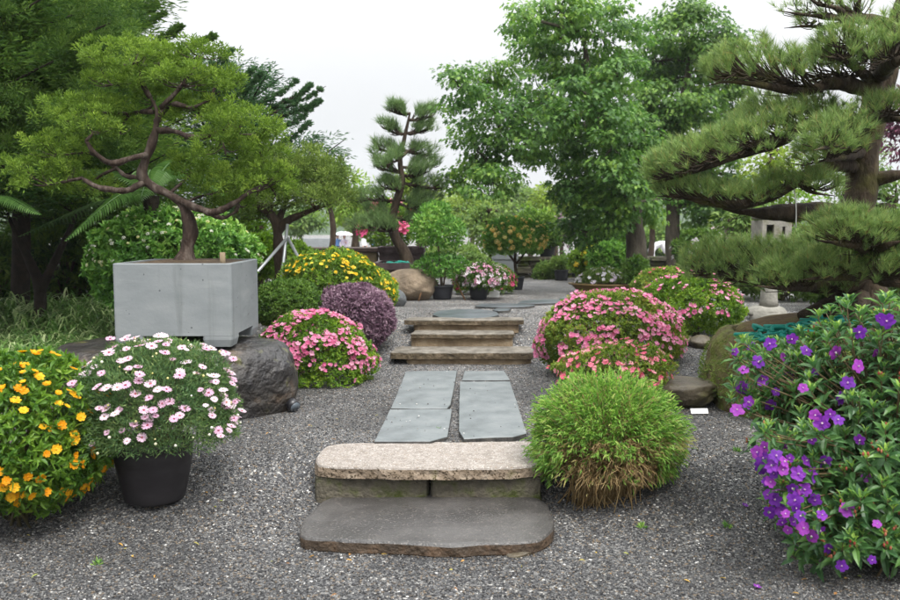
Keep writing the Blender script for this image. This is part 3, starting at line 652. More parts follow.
# stones
def rk(name, label, px, py, wpx, hpx, m, seed, k=4, amp=.2, facet=.5, dy=.9, flat=None, sink=.25, cat='rock'):
    c = G(px, py); s = px2m(c[1]); rx = wpx * s / 2; rz = hpx * s / (2 - sink) ; c = c + [0, rx * dy * .8, rz * (1 - sink) - .0]
    mb = MB(); rock(mb, c, (rx, rx * dy, rz), seed, k, amp, facet, flat_top=flat); return tag(mb.build(name, M[m], loc=(c[0], c[1], c[2] - rz * .7)), label, cat)
rk('boulder', 'large rounded tan boulder below the background pine', 407, 301, 62, 33, 'boulder_tan', 3, 5, .16, .35, cat='boulder')
rk('rock', 'blue grey jagged rock at the end of the yellow flower bushes', 396, 307, 22, 18, 'rock_grey', 8)
rk('rock', 'low wet brown rock between the salmon azalea and the pine mound', 688, 410, 84, 36, 'rock_brown', 21, 5, .22, .5, .8, .45)
rk('rock', 'small mossy stone on the gravel bank below the round azalea', 704, 349, 26, 13, 'rock_brown', 23, 4, .2, .6)
rk('rock', 'flat olive stone tucked under the rear pink azalea', 686, 345, 26, 9, 'rock_brown', 29, 4, .2, .6)
rk('rock', 'grey layered rock behind the concrete planter corner', 263, 272, 26, 12, 'rock_grey', 31, 4, .2, .6)
mb = MB(); c = P(363, 340, 8.55); c[2] = ground_base(c[0], 8.55); box(mb, c + [0, .09, .10], (.13, .16, .26), bev=.012, rot=.1); tag(mb.build('stone_block', M['block_tan'], loc=c), 'squared tan stone block half hidden under the purple bush', 'stone block')

# ================================================================== background hard things
def wall_thing(name, label, cat, x0, x1, yt, Yw, mats, cop=.085, th=.3):
    a, b = P(x0, 250, Yw), P(x1, 250, Yw); zt = P(x0, yt, Yw)[2]; c = ((a[0] + b[0]) / 2, Yw, .2)
    t = thing(name, label, cat, (c[0], Yw, .5)); L_ = b[0] - a[0]
    mb = MB(); box(mb, (c[0], Yw + th / 2, (zt - cop) / 2 + .1), (L_, th, zt - cop - .2), bev=.01); mb.build('wall', mats[0], t)
    mb = MB(); box(mb, (c[0], Yw + th / 2, zt - cop / 2 + .001), (L_ + .1, th + .14, cop), bev=.015); mb.build('coping', mats[1], t); return t
wall_thing('garden_wall', 'low tan wall with dark brown coping behind the yellow flowers', 'wall', 288, 377, 247.5, 15.2, (M['wall_tan'], M['coping']))
def bigbox(name, label, x0, x1, y0, y1, Yw, m, dep=.7, soil=True):
    a, b = P(x0, y0, Yw), P(x1, y1, Yw); hx = (b[0] - a[0]) / 2; cx = (a[0] + b[0]) / 2; zt, zb_ = a[2], b[2]
    t = thing(name, label, 'planter', (cx, Yw + dep / 2, zb_)); mb = MB(); cy = Yw + dep / 2; hy = dep / 2
    loft(mb, [rrect(cx, cy, hx * .93, hy * .93, .03, zb_), rrect(cx, cy, hx * .97, hy * .97, .03, zt - .1), rrect(cx, cy, hx * 1.02, hy * 1.02, .03, zt - .1), rrect(cx, cy, hx * 1.02, hy * 1.02, .03, zt), rrect(cx, cy, hx * .9, hy * .9, .03, zt), rrect(cx, cy, hx * .9, hy * .9, .03, zt - .12)], cap0=True)
    mb.build('box', m, t); mb = MB(); loft(mb, [rrect(cx, cy, hx * .895, hy * .895, .03, zt - .08)] * 1 + [rrect(cx, cy, hx * .3, hy * .3, .03, zt - .04)], cap1=True); mb.build('soil', M['soil'], t); return t
bigbox('planter_box', 'dark purple planter box standing behind the background pine trunk', 378, 424, 247, 272, 14.9, M['tray_purple'])
bigbox('planter_box', 'wide low brown tray under the background pine', 374, 440, 263, 274, 13.3, M['tray_purple'], 1.0)
bigbox('planter_box', 'pale blue grey planter box behind the orange flowering standard', 493, 518, 254, 279, 16.6, M['concrete'], .5)
# dry stone wall at the end of the gravel
t = thing('stone_wall', 'low mossy dry stone wall at the end of the gravel', 'wall', (3.0, 17.0, .55))
mb = MB(); zz = .5; rs = np.random.default_rng(4)
a, b = P(514, 270, 17)[0], P(662, 270, 17)[0]; zt = P(550, 256.5, 17)[2]
while zz < zt - .08:
    h = rs.uniform(.11, .15); x = a
    while x < b:
        wd = rs.uniform(.2, .42); box(mb, (x + wd / 2, 17.2 + rs.uniform(-.03, .03), zz + h / 2), (wd - .012, .4, h - .01), bev=.02); x += wd
    zz += h
mb.build('stones', M['wall_stone'], t)
mb = MB(); x = a - .05
while x < b:
    wd = rs.uniform(.7, 1.1); slab(mb, [(x, 16.94), (x + wd - .015, 16.95), (x + wd - .015, 17.45), (x, 17.45)], zz + .07, .07, jit=.015, seed=int(x * 9) % 50 + 3, bump=.006, side_mat=0); x += wd
mb.build('coping', M['wall_stone'], t)

# shrub pots helper
def pot_profile(r0, r1, h, rim=.03):
    return [(r0 * .92, 0), (r0, .01), (r0 + (r1 - r0) * .55, h * .5), (r1 * .965, h * .84), (r1 * .97, h - rim), (r1 * 1.03, h - rim + .004), (r1 * 1.04, h), (r1 * .95, h), (r1 * .93, h - .05)]
# stone lantern behind the pine mound
c = P(770, 313, 9.5); s = px2m(9.5); c[2] = ground_base(c[0], 9.5) - .05
t = thing('stone_lantern', 'weathered grey stone lantern half hidden by the big pine', 'lantern', c)
zb0 = P(770, 313, 9.5)[2]
def zat(y): return P(770, y, 9.5)[2]
mb = MB(); rock(mb, (c[0], 9.6, zat(309) - .04), (20 * s, 20 * s, .09), 77, 4, .1, .2); lathe(mb, (c[0], 9.55, 0), [(18 * s, c[2]), (18 * s, zat(312))], 16); mb.build('base', M['lantern'], t)
mb = MB(); lathe(mb, (c[0], 9.55, 0), [(9.5 * s, zat(307)), (8.5 * s, zat(300)), (8 * s, zat(291)), (7.5 * s, zat(255)), (9 * s, zat(248))], 20); mb.build('shaft', M['lantern'], t)
mb = MB(); lathe(mb, (c[0], 9.55, 0), [(9 * s, zat(248)), (18 * s, zat(245)), (18 * s, zat(243)), (12 * s, zat(242.5))], 6); mb.build('platform', M['lantern'], t)
mb = MB(); hw = 14.5 * s; z0, z1 = zat(242.4), zat(220)
# firebox: walls butt round square openings
zm, hh = (z0 + z1) / 2, z1 - z0; o0, o1, s0_, s1_ = -hw + .045, -hw + .125, hw - .10, hw - .07
def fb(a_, b_, za, zb2): box(mb, (c[0] + (a_ + b_) / 2, 9.40, (za + zb2) / 2), (b_ - a_, .06, zb2 - za))
fb(-hw, o0, z0, z1); fb(o0, o1, z0, z0 + .05); fb(o0, o1, z1 - .05, z1); fb(o1, s0_, z0, z1); fb(s0_, s1_, z0, z0 + .09); fb(s0_, s1_, z1 - .07, z1); fb(s1_, hw, z0, z1)
box(mb, (c[0] - hw + .02, 9.58, (z0 + z1) / 2), (.04, .29, z1 - z0 - .004)); box(mb, (c[0] + hw - .02, 9.58, (z0 + z1) / 2), (.04, .29, z1 - z0 - .004)); box(mb, (c[0], 9.74, (z0 + z1) / 2), (2 * hw - .09, .03, z1 - z0 - .006))
mb.build('firebox', M['lantern'], t)
mb = MB(); lathe(mb, (c[0], 9.56, 0), [(14 * s, z1 + .002), (19 * s, z1 + .015), (20 * s, z1 + .04), (12 * s, z1 + .08), (4 * s, z1 + .12), (3 * s, z1 + .13), (1 * s, z1 + .15)], 6); mb.build('roof', M['lantern'], t)

# ================================================================== pine mound (round mossy planter)
TC = np.array([2.95, 6.55]); TR_ = .97
t = thing('round_planter', 'large round mossy stone planter holding the big pine', 'planter', (TC[0], TC[1], .28))
mb = MB(); prf = [(np.interp(z_, [.2, .38, .52, .64, .72, .78], [.99, 1.05, 1.04, 1.0, .95, .89]) * TR_, z_) for z_ in np.linspace(.2, .78, 22)] + [(TR_ * .85, .80), (TR_ * .80, .80), (TR_ * .78, .70)]; lathe(mb, (TC[0], TC[1], 0), prf, 220, wob=.045); V_ = mb.v[0]; V_ += (nrm(V_ - [TC[0], TC[1], .5]) * (.035 * fbm(V_ * 5, 2, 4) + .02 * fbm(V_ * 14, 3, 3))[:, None]); mb.build('rim', M['tray'], t)
mb = MB(); pr = [(TR_ * .80, .775), (TR_ * .74, .83), (TR_ * .6, .88), (TR_ * .35, .92), (.05, .94)]; lathe(mb, (TC[0], TC[1], 0), pr, 48, wob=.03); mb.build('soil', noise_mat('moss_soil', [(.05, .032, .015), (.11, .072, .032), (.13, .115, .03)], 5, .95, 1.0, 30, dist=.03), t)
n_ = 5200; a_ = rng.random(n_) * 6.283; zz_ = rng.uniform(.34, .81, n_); rr_ = np.interp(zz_, [.2, .38, .52, .64, .72, .78, .81], [.99, 1.05, 1.04, 1.0, .95, .89, .82]) * TR_ + .012
pm = np.column_stack([TC[0] + rr_ * np.cos(a_), TC[1] + rr_ * np.sin(a_), zz_]); k_ = fbm(pm * 4, 12, 3) > -.08; pm = pm[k_]; a_ = a_[k_]; od_ = np.column_stack([np.cos(a_), np.sin(a_), .5 + 0 * a_])
mb = MB(); leaves(mb, pm - od_ * .01, od_ + rvec(len(pm)) * .9, rvec(len(pm)), rng.uniform(.012, .04, len(pm)), .009, np.clip(.5 + rng.normal(size=len(pm)) * .25, 0, 1)); mb.build('moss', M['juniper2'], t)
def net(label, pts, w0, seed):
    mb = MB(); rs = np.random.default_rng(seed); pts = np.array(pts)
    for k in range(16): q0 = pts[rs.integers(len(pts))] + rs.normal(size=3) * [.05, .06, .0] + [0, 0, .005]; tube(mb, [q0, q0 + rs.normal(size=3) * [.05, .04, .012] + [0, 0, .025], q0 + rs.normal(size=3) * [.08, .06, .012] + [0, 0, .015], q0 + rs.normal(size=3) * [.12, .08, .008]], rs.uniform(.25, 1, 4) * w0, 6, 3, rough=.9)
    tag(mb.build('shade_net', M['net'], loc=pts[0]), label, 'net')
def soilz(x, y):
    r = math.hypot(x - TC[0], y - TC[1]) / TR_; return float(np.interp(r, [.05, .35, .6, .74, .80, .9], [.94, .92, .88, .83, .79, .78]))
def soilpts(pp, Y0): return [(lambda q: [q[0], q[1], soilz(q[0], q[1])])(P(a, b, Y0)) for a, b in pp]
net('crumpled teal netting across the middle of the pine soil', soilpts([(768, 324), (782, 318), (797, 312), (812, 312)], 6.15), .022, 1)
net('thin teal netting strip at the left edge of the pine soil', soilpts([(756, 320), (766, 316), (774, 314)], 6.25), .016, 2)
net('small teal netting scrap beside the pine roots', soilpts([(823, 313), (833, 315), (838, 317)], 6.2), .016, 3)
net('teal netting at the foot of the background pine', [P(386, 266.5, 13.5), P(394, 265, 13.5), P(402, 265, 13.5)], .03, 4)

# ================================================================== people
def person(label, base, H, pose, top, bottom, face, rot=0.0):
    """one skinned body; pose: joint -> offset in units of height"""
    J = {'pelvis': (0, 0, .52), 'waist': (0, 0, .60), 'chest': (0, 0, .73), 'neck': (0, 0, .84), 'head': (0, -.01, .90), 'crown': (0, -.01, .975),
         'shl': (-.11, 0, .80), 'ell': (-.14, 0, .64), 'hal': (-.14, -.05, .50), 'fil': (-.14, -.07, .45), 'shr': (.11, 0, .80), 'elr': (.14, 0, .64), 'har': (.14, -.05, .50), 'fir': (.14, -.07, .45),
         'hil': (-.055, 0, .50), 'knl': (-.06, -.01, .27), 'anl': (-.06, .0, .04), 'tol': (-.06, -.08, .015), 'hir': (.055, 0, .50), 'knr': (.06, -.01, .27), 'anr': (.06, 0, .04), 'tor': (.06, -.08, .015)}
    J.update(pose)
    R_ = dict(pelvis=.075, waist=.068, chest=.082, neck=.033, head=.058, crown=.045, shl=.043, ell=.03, hal=.023, fil=.016, shr=.043, elr=.03, har=.023, fir=.016, hil=.062, knl=.042, anl=.028, tol=.022, hir=.062, knr=.042, anr=.028, tor=.022)
    E = [('pelvis', 'waist'), ('waist', 'chest'), ('chest', 'neck'), ('neck', 'head'), ('head', 'crown'), ('chest', 'shl'), ('shl', 'ell'), ('ell', 'hal'), ('hal', 'fil'), ('chest', 'shr'), ('shr', 'elr'), ('elr', 'har'), ('har', 'fir'),
         ('pelvis', 'hil'), ('hil', 'knl'), ('knl', 'anl'), ('anl', 'tol'), ('pelvis', 'hir'), ('hir', 'knr'), ('knr', 'anr'), ('anr', 'tor')]
    names = list(J); me = bpy.data.meshes.new('body_cage'); me.from_pydata([Vector(J[k]) * H for k in names], [(names.index(a), names.index(b)) for a, b in E], [])
    o = bpy.data.objects.new('tmp', me); C.objects.link(o); md = o.modifiers.new('skin', 'SKIN'); md.use_smooth_shade = True
    for k, nme in enumerate(names): me.skin_vertices[0].data[k].radius = (R_[nme] * H,) * 2; me.skin_vertices[0].data[k].use_root = (nme == 'pelvis')
    o.modifiers.new('sub', 'SUBSURF').levels = 2
    dg = bpy.context.evaluated_depsgraph_get(); ev = bpy.data.meshes.new_from_object(o.evaluated_get(dg)); bpy.data.objects.remove(o)
    body = bpy.data.objects.new('person', ev); C.objects.link(body); body.location = base; body.rotation_euler = (0, 0, rot); WO[body.name] = np.asarray(base, float)
    for m in (M['skin'], top, bottom): ev.materials.append(m)
    jp = {k: np.array(v) * H for k, v in J.items()}
    zones = [('skin', ['head', 'crown', 'hal', 'fil', 'har', 'fir']), ('top', ['waist', 'chest', 'shl', 'ell', 'shr', 'elr', 'neck']), ('bot', ['hil', 'knl', 'anl', 'tol', 'hir', 'knr', 'anr', 'tor', 'pelvis'])]
    pts = np.array([jp[k] for z in zones for k in z[1]]); zi = np.array([i for i, z in enumerate(zones) for k in z[1]])
    for pgn in ev.polygons: pgn.material_index = int(zi[np.argmin(((pts - np.array(pgn.center)) ** 2).sum(1))])
    tag(body, label, 'person')
    # hair and face
    hd = (jp['head'] + jp['crown']) / 2; f = nrm(np.array(face, float)); up = nrm(jp['crown'] - jp['neck'])
    V, Fa = ico(3); mb = MB(); keep = (V @ f < .25 + .5 * (V @ up)) & (V @ up > -.45); idx = -np.ones(len(V), int); idx[keep] = np.arange(keep.sum()); ff = idx[Fa]; ff = ff[(ff >= 0).all(1)]
    mb.add(V[keep] * H * [.062, .068, .072] + hd + np.array([0, 0, .006]) * H, ff, smooth=True); h = mb.build('hair', M['hair']); h.parent = body; h.location = (0, 0, 0)
    sd = np.cross(f, up); mb = MB()
    for s_ in (-1, 1): rock(mb, hd + f * .056 * H + sd * .02 * H * s_ + up * .002 * H, np.array([.006, .005, .005]) * H, 5, 2, 0, 0, mat=1)
    rock(mb, hd + f * .062 * H - up * .012 * H, np.array([.008, .012, .014]) * H, 6, 2, 0, 0); rock(mb, hd + f * .056 * H - up * .034 * H, np.array([.014, .005, .004]) * H, 7, 2, 0, 0, mat=2)
    h = mb.build('face', [M['skin'], M['hair'], M['bud']]); h.parent = body; h.location = (0, 0, 0)
    return body
def umbrella(label, top, r, m, hand):
    t = thing('umbrella', label, 'umbrella', hand); mb = MB(); a = np.arange(24) * 2 * PI / 24; rings = []
    for f, z in ((.02, 0), (.35, -.05), (.7, -.18), (1, -.40)):
        rr = r * f * (1 - .06 * (f ** 2) * (np.cos(8 * a) < 0)); rings.append(np.column_stack([top[0] + rr * np.cos(a), top[1] + rr * np.sin(a), np.full(24, top[2] + z * r)]))
    loft(mb, rings, smooth=True, cap0=True); loft(mb, [q - [0, 0, .012] for q in rings[::-1]], smooth=True, cap1=True); mb.build('canopy', m, t)
    mb = MB(); tube(mb, [hand + np.array([0, 0, -.1]), np.array(top) + [0, 0, .05]], .014, 6); mb.build('shaft', M['metal'], t)
YP = 54.0; zg = float(ground_base(0, YP))
hold = {'elr': (.15, -.08, .66), 'har': (.10, -.16, .74), 'fir': (.09, -.18, .76)}
step_ = {'knl': (-.06, -.09, .28), 'anl': (-.06, -.03, .05), 'tol': (-.06, -.11, .02), 'anr': (.06, .09, .06), 'tor': (.06, .02, .02)}
for (px, lab, tp, bt, um, ul, rot, dy) in ((337.5, 'person in a blue shirt walking under a grey umbrella', M['cloth_blue'], M['cloth_dark'], M['umb_blue'], 'pale grey green umbrella held by the person in blue', .4, 1.0),
                                     (344.5, 'person in a lilac dress walking under a pink umbrella', M['cloth_lilac'], M['cloth_lilac'], M['umb_pale'], 'pale pink umbrella held by the person in lilac', -.3, -.6)):
    b = P(px, 240, YP + dy); b[2] = zg; pz = dict(step_); pz.update(hold); person(lab, b, 1.62, pz, tp, bt, (0, -1, 0), rot)
    ca, sa = math.cos(rot), math.sin(rot); hx_, hy_ = .10 * 1.62, -.16 * 1.62; hand = b + [ca * hx_ - sa * hy_, sa * hx_ + ca * hy_, .74 * 1.62]
    umbrella(ul, hand + [0.02, 0, .62], .50, um, hand)
for (px, lab, tp, bt, rot, dy) in ((364, 'person in a white top and dark skirt by the pink blossoms', M['cloth_white'], M['cloth_dark'], 1.2, 2.0), (374, 'person in a blue top and pale trousers beside the pink blossoms', M['cloth_blue'], M['cloth_white'], -.8, 3.0)):
    b = P(px, 240, YP + dy); b[2] = zg; person(lab, b, 1.62, step_, tp, bt, (0, -1, 0), rot)
b = P(652, 250, 29.0); b[2] = float(ground_base(0, 29.0)); H = 1.65
bend = {'waist': (.03, 0, .60), 'chest': (.15, -.02, .67), 'neck': (.25, -.03, .69), 'head': (.31, -.05, .675), 'crown': (.375, -.05, .66), 'shl': (.19, -.11, .67), 'ell': (.24, -.12, .53), 'hal': (.31, -.10, .43), 'fil': (.33, -.10, .39),
        'shr': (.19, .10, .67), 'elr': (.25, .10, .53), 'har': (.33, .08, .44), 'fir': (.36, .08, .40), 'hil': (-.02, -.055, .51), 'knl': (.02, -.06, .27), 'anl': (-.01, -.06, .04), 'tol': (.07, -.06, .015), 'hir': (-.02, .055, .51), 'knr': (.02, .06, .27), 'anr': (-.01, .06, .04), 'tor': (.07, .06, .015)}
person('person in white bending over behind the tree trunk', b, H, bend, M['cloth_white'], M['cloth_white'], (.3, -.2, -.9))
# ================================================================== flower templates (unit radius, opening along +z)
def T_petals(n, w, cup=.25, tip=.0, mat=0, seg=2, notch=0.0, inner=.08, droop=0.0, eye=1, eye_r=.2, eye_h=.12, layers=1, shrink=.7):
    V = []; A = []; 
    for ly in range(layers):
        sc_ = shrink ** ly; lift = .12 * ly
        for k in range(n):
            a = 2 * PI * (k + .5 * ly) / n; c_, s_ = math.cos(a), math.sin(a); b = len(V)
            pr = [(inner, w * .35, 0.0 + lift), (.55, w, cup * .55 + lift), (1.0 - notch * .3, w * .55, cup + tip - droop + lift)]
            for r, hw, z in pr:
                for sd in (-1, 1): V.append((sc_ * (r * c_ - sd * hw * s_), sc_ * (r * s_ + sd * hw * c_), z * sc_ + lift * 0))
            V.append((sc_ * (.6 * c_), sc_ * .6 * s_, (cup * .5 - .05 + lift) * sc_))
            m = b + 6
            A += [(b, b + 1, m), (b + 1, b + 3, m), (b + 3, b + 5, m), (b + 5, b + 4, m), (b + 4, b + 2, m), (b + 2, b, m)]
    F_ = [(np.array(A), mat, .5)]
    if eye:
        b = len(V); 
        for r, z in ((eye_r, .03 + cup * .15), (eye_r * .75, eye_h)):
            for k in range(7): a = 2 * PI * k / 7; V.append((r * math.cos(a), r * math.sin(a), z))
        V.append((0, 0, eye_h * 1.15)); q = []; t = []
        for k in range(7): q.append((b + k, b + (k + 1) % 7, b + 7 + (k + 1) % 7, b + 7 + k)); t.append((b + 7 + k, b + 7 + (k + 1) % 7, b + 14))
        F_ += [(np.array(q), 1, .5), (np.array(t), 1, .9)]
    return np.array(V, float), F_
def T_cluster(n, r, seed, mat=0, sub=4):
    """rounded head of many small florets (lantana)"""
    rs = np.random.default_rng(seed); V = []; A = []
    for k in range(n):
        ph = k * 2.39996; z = 1 - .95 * (k + .5) / n; q = math.sqrt(1 - z * z); d = np.array([q * math.cos(ph), q * math.sin(ph), z * .7 + .1])
        d0 = nrm(np.array([d[0], d[1], d[2] + .2])); s, w_ = side_frame(d0[None], rs.normal(size=(1, 3))); s, w_ = s[0], w_[0]; b = len(V)
        V.append(d * .92)
        for j in range(5): a = 2 * PI * j / 5; V.append(d + r * (math.cos(a) * s + math.sin(a) * w_) + d0 * .05)
        A += [(b, b + 1 + j, b + 1 + (j + 1) % 5) for j in range(5)]
    F_ = [(np.array(A[:len(A) // 2]), mat, 1.0), (np.array(A[len(A) // 2:]), mat, .0)]
    return np.array(V, float), F_
T_DAISY = T_petals(13, .20, .10, .0, eye_r=.24, eye_h=.13)
T_AZA = T_petals(5, .44, .38, .05, eye=0, notch=.3)
T_SMALL5 = T_petals(5, .40, .22, eye_r=.16, eye_h=.2)
T_YEL = T_petals(8, .30, .16, eye_r=.26, eye_h=.16)
T_TIB = T_petals(5, .50, .14, droop=.08, eye_r=.12, eye_h=.28)
T_LAN = T_cluster(18, .30, 3)
T_SALM = T_petals(6, .40, .45, eye=0, layers=2)

def split_flowers(parent, name, tpl, mats, pos, nz, size, nmax=100, tint=None):
    """the flowers that show best each a part, the rest one stuff part"""
    n = len(pos)
    if n == 0: return
    nz = nrm(nz); size = np.broadcast_to(np.asarray(size, float), (n,))
    face = (nrm(EYE[None] - pos) * nz).sum(1) + .15 * nz[:, 2]
    dist = np.linalg.norm(pos - EYE, axis=1)
    score = face * size / dist
    # in front rather than at the back of the plant
    score = score * (1 + .8 * (np.median(dist) - dist) / (np.ptp(dist) + 1e-6))
    o = np.argsort(-score); ind = o[:nmax]; rest = o[nmax:]
    var = []
    for k in range(3):
        mb = MB(); V, Fs = tpl; j = rng.normal(size=V.shape) * [.05, .05, .05]
        for Fa, m, t in Fs: pass
        base = mb.n; mb.v.append(V + j); mb.n += len(V)
        for Fa, m, t in Fs:
            mb.l.append(Fa.ravel()); mb.t.append(np.full(len(Fa), Fa.shape[1])); mb.m.append(np.full(len(Fa), m)); mb.a.append(np.clip(.15 + .35 * k + (t - .5) * .4 + rng.normal(size=len(Fa)) * .06, 0, 1)); mb.sm.append(np.full(len(Fa), False))
        var.append(mb.mesh(name, mats))
    po = WO[parent.name]
    for q, i in enumerate(ind):
        ob = bpy.data.objects.new(name, var[int(rng.integers(3))]); C.objects.link(ob); ob.parent = parent; ob.location = pos[i] - po
        ob.rotation_mode = 'QUATERNION'; ob.rotation_quaternion = Vector(nz[i]).to_track_quat('Z', 'Y') @ Matrix.Rotation(rng.random() * 6.28, 3, 'Z').to_quaternion(); ob.scale = (size[i],) * 3
    if len(rest):
        mb = MB(); stamp(mb, tpl, pos[rest], nz[rest], size[rest]); mb.build(name + '_mass', mats, parent, kind='stuff')

# ================================================================== bushes
def dome(n, c, r, amp=.12, fr=2.2, depth=.18, zlow=-.5, seed=0, sq=1.0):
    """points near the surface of a lumpy dome, with outward normals"""
    d = rvec(int(n * 2.2)); d = d[d[:, 2] > zlow][:n]
    nz = fbm(d * fr + seed * 7.7, seed, 3) * amp
    k = 1 + nz - depth * rng.random(len(d)) ** 1.7
    sgn = np.sign(d) * np.abs(d) ** sq
    p = np.asarray(c) + sgn * k[:, None] * np.asarray(r)
    nn = nrm(d / np.asarray(r)); return p, nn, d
def above(p, *arr, dz=.0):
    k = p[:, 2] > ground_base(p[:, 0], p[:, 1]) + dz
    return (p[k],) + tuple(a[k] for a in arr)
def stems(mb, c, zb, r, n, r0=.008, mat=0, seed=0, zt=.75):
    rs = np.random.default_rng(seed)
    for k in range(n):
        a = rs.random() * 6.283; q = rs.random() ** .5; e = np.array([c[0] + r[0] * q * math.cos(a) * .85, c[1] + r[1] * q * math.sin(a) * .85, c[2] + r[2] * math.sqrt(max(0, 1 - q * q)) * zt])
        b = np.array([c[0] + rs.normal() * r[0] * .12, c[1] + rs.normal() * r[1] * .12, zb]); m_ = (b + e) / 2 + [0, 0, -.05 * r[2]] + (e - b) * [.1, .1, 0]
        tube(mb, [b, m_, e], [r0, r0 * .7, r0 * .3], 4, 3, mat)
def bush(name, label, cat, c, r, n, L, W, m, seed=0, amp=.12, fr=2.2, tpl=T_RH, out=.6, up=.35, rnd=.6, depth=.2, zlow=-.55, zb=None, stem='stem', group=None, parent=None, part='foliage', sq=1.0, tintamp=.5, hang=0.0):
    c = np.asarray(c, float); zb = ground_base(c[0], c[1]) if zb is None else zb
    root = parent or thing(name, label, cat, (c[0], c[1], zb), group)
    ros = 6                                        # leaves sit in little whorls round each shoot tip
    p, nn, d = dome(n // ros, c, r, amp, fr, depth, zlow, seed, sq); p, nn, d = above(p, nn, d, dz=.01)
    sa_ = nrm(nn * out + rvec(len(p)) * rnd * .8 + [0, 0, up]); cj = rng.normal(size=len(p)) * .13
    p = np.repeat(p, ros, 0); nn = np.repeat(nn, ros, 0); sa_ = np.repeat(sa_, ros, 0); cj = np.repeat(cj, ros)
    ax = nrm(sa_ * rng.uniform(.1, 1.0, (len(p), 1)) + rvec(len(p)) * .85); p = p + rvec(len(p)) * L * .12; mb = MB()
    t = np.clip(.45 + tintamp * fbm(p * (1.3 / max(r) * 2.2), seed + 2, 3) + cj + rng.normal(size=len(p)) * .15, 0, 1)
    if hang: ax[:, 2] -= hang * rng.random(len(p))
    leaves(mb, p, ax, sa_ + rvec(len(p)) * .3, L * rng.uniform(.65, 1.25, len(p)), W * rng.uniform(.75, 1.2, len(p)), t, tpl)
    mb.build(part, M[m], root)
    if stem and parent is None:
        mb = MB(); stems(mb, c, zb - .02, r, 26, max(.006, r[2] * .02), seed=seed); mb.build('stems', M[stem], root)
    return root
def dome_flowers(root, name, tpl, mats, c, r, n, size, seed, amp=.12, fr=2.2, zlow=0.0, cl=None, lift=1.03, up=.3, rnd=.35, nmax=100, front=None):
    p, nn, d = dome(n * 6, c, r, amp, fr, .04, zlow, seed)
    k = np.ones(len(p), bool)
    if cl is not None:
        f, th = cl; k = fbm(d * f + seed * 3.3, seed + 40, 2) > th
    p, nn = p[k], nn[k]
    if front is not None:
        k = front(p); p, nn = p[k], nn[k]
    p = np.asarray(c) + (p - np.asarray(c)) * lift; p, nn = above(p, nn, dz=.03); p, nn = p[:n], nn[:n]
    split_flowers(root, name, tpl, mats, p, nn + rvec(len(p)) * rnd + [0, 0, up], size * rng.uniform(.75, 1.2, len(p)), nmax)

# ---- potted daisies (front left)
c0 = G(155, 498); s = px2m(c0[1])
pd = thing('potted_daisies', 'dark plastic pot overflowing with pale pink daisies, on the gravel', 'potted plant', c0)
mb = MB(); lathe(mb, c0, [(.150, 0), (.160, .008), (.172, .06), (.192, .16), (.2, .20), (.2, .212), (.204, .22), (.207, .27), (.209, .30), (.214, .304), (.217, .325), (.211, .332), (.2, .33), (.196, .27)], 48); mb.build('pot', M['pot'], pd)
mb = MB(); lathe(mb, c0, [(.195, .285), (.1, .295), (.01, .30)], 24); mb.build('soil', M['soil'], pd)
cd = np.array([c0[0], c0[1], P(155, 418, c0[1])[2]]); rd = (84 * s, 78 * s, 80 * s)
n = 32000; p, nn, d = dome(n, cd, rd, .26, 2.2, .32, -.28, 11); k = (p[:, 2] > c0[2] + .24) & ((p[:, 2] > c0[2] + .345) | (np.hypot(p[:, 0] - c0[0], p[:, 1] - c0[1]) > .2)); p, nn = p[k], nn[k]
mb = MB(); ax = nn * .55 + rvec(len(p)) * .75 + [0, 0, .3]
leaves(mb, p, ax, rvec(len(p)), rng.uniform(.018, .042, len(p)), rng.uniform(.0035, .007, len(p)), np.clip(.45 + .4 * fbm(p * 7, 3) + rng.normal(size=len(p)) * .2, 0, 1)); mb.build('foliage', M['daisy_leaf'], pd)
mb = MB(); stems(mb, cd, c0[2] + .27, rd, 60, .004, seed=2, zt=.95); mb.build('stems', M['stem'], pd)
p, nn, d = dome(1500, cd, rd, .26, 2.2, .02, -.15, 11); k = (p[:, 2] > cd[2] - .07) & (fbm(d * 2.4, 71, 2) > -.32); p, nn = p[k], nn[k]
p = cd + (p - cd) * rng.uniform(.98, 1.12, (len(p), 1))
keep = []                                            # spread them, a little bunched
for i in range(len(p)):
    if all(np.linalg.norm(p[i] - p[j]) > .027 for j in keep): keep.append(i)
    if len(keep) >= 240: break
p, nn = p[keep], nn[keep]
split_flowers(pd, 'flower', T_DAISY, [M['pale_pink'], M['daisy_eye']], p, nn * .45 + rvec(len(p)) * .30 + [0, -.2, .8], .0275 * rng.uniform(.6, 1.15, len(p)))
mb = MB(); V_, F_ = ico(2); pb, nb_, d_ = dome(420, cd, rd, .26, 2.2, .02, -.25, 11)
for i_ in range(0, len(pb), 4): mb.add(V_ * .0065 * rng.uniform(.6, 1.2) + cd + (pb[i_] - cd) * 1.05, F_, tint=rng.random(), smooth=True)
mb.build('buds', M['cream'], pd, kind='stuff')

# ---- orange flower bush (far left front)
co = G(20, 515); co = np.array([P(2, 430, 4.35)[0], 4.55, .0]); s = px2m(4.4)
ro = (90 * s, .50, 82 * s); co[2] = P(8, 442, 4.35)[2]
ob = bush('flowering_shrub', 'leafy green shrub dotted with orange flowers beside the daisy pot', 'shrub', co, ro, 16000, .05, .021, 'orange_leaf', 31, .24, 2.4, T_LF, out=.5, up=.25, rnd=.7, depth=.35, zlow=-.95)
dome_flowers(ob, 'flower', T_petals(7, .40, .28, eye_r=.25, eye_h=.25, layers=2), [M['orange'], M['orange']], co, ro, 300, .022, 31, .24, 2.4, -.8, (3.0, -.12), 1.03, .35, .45, 100)

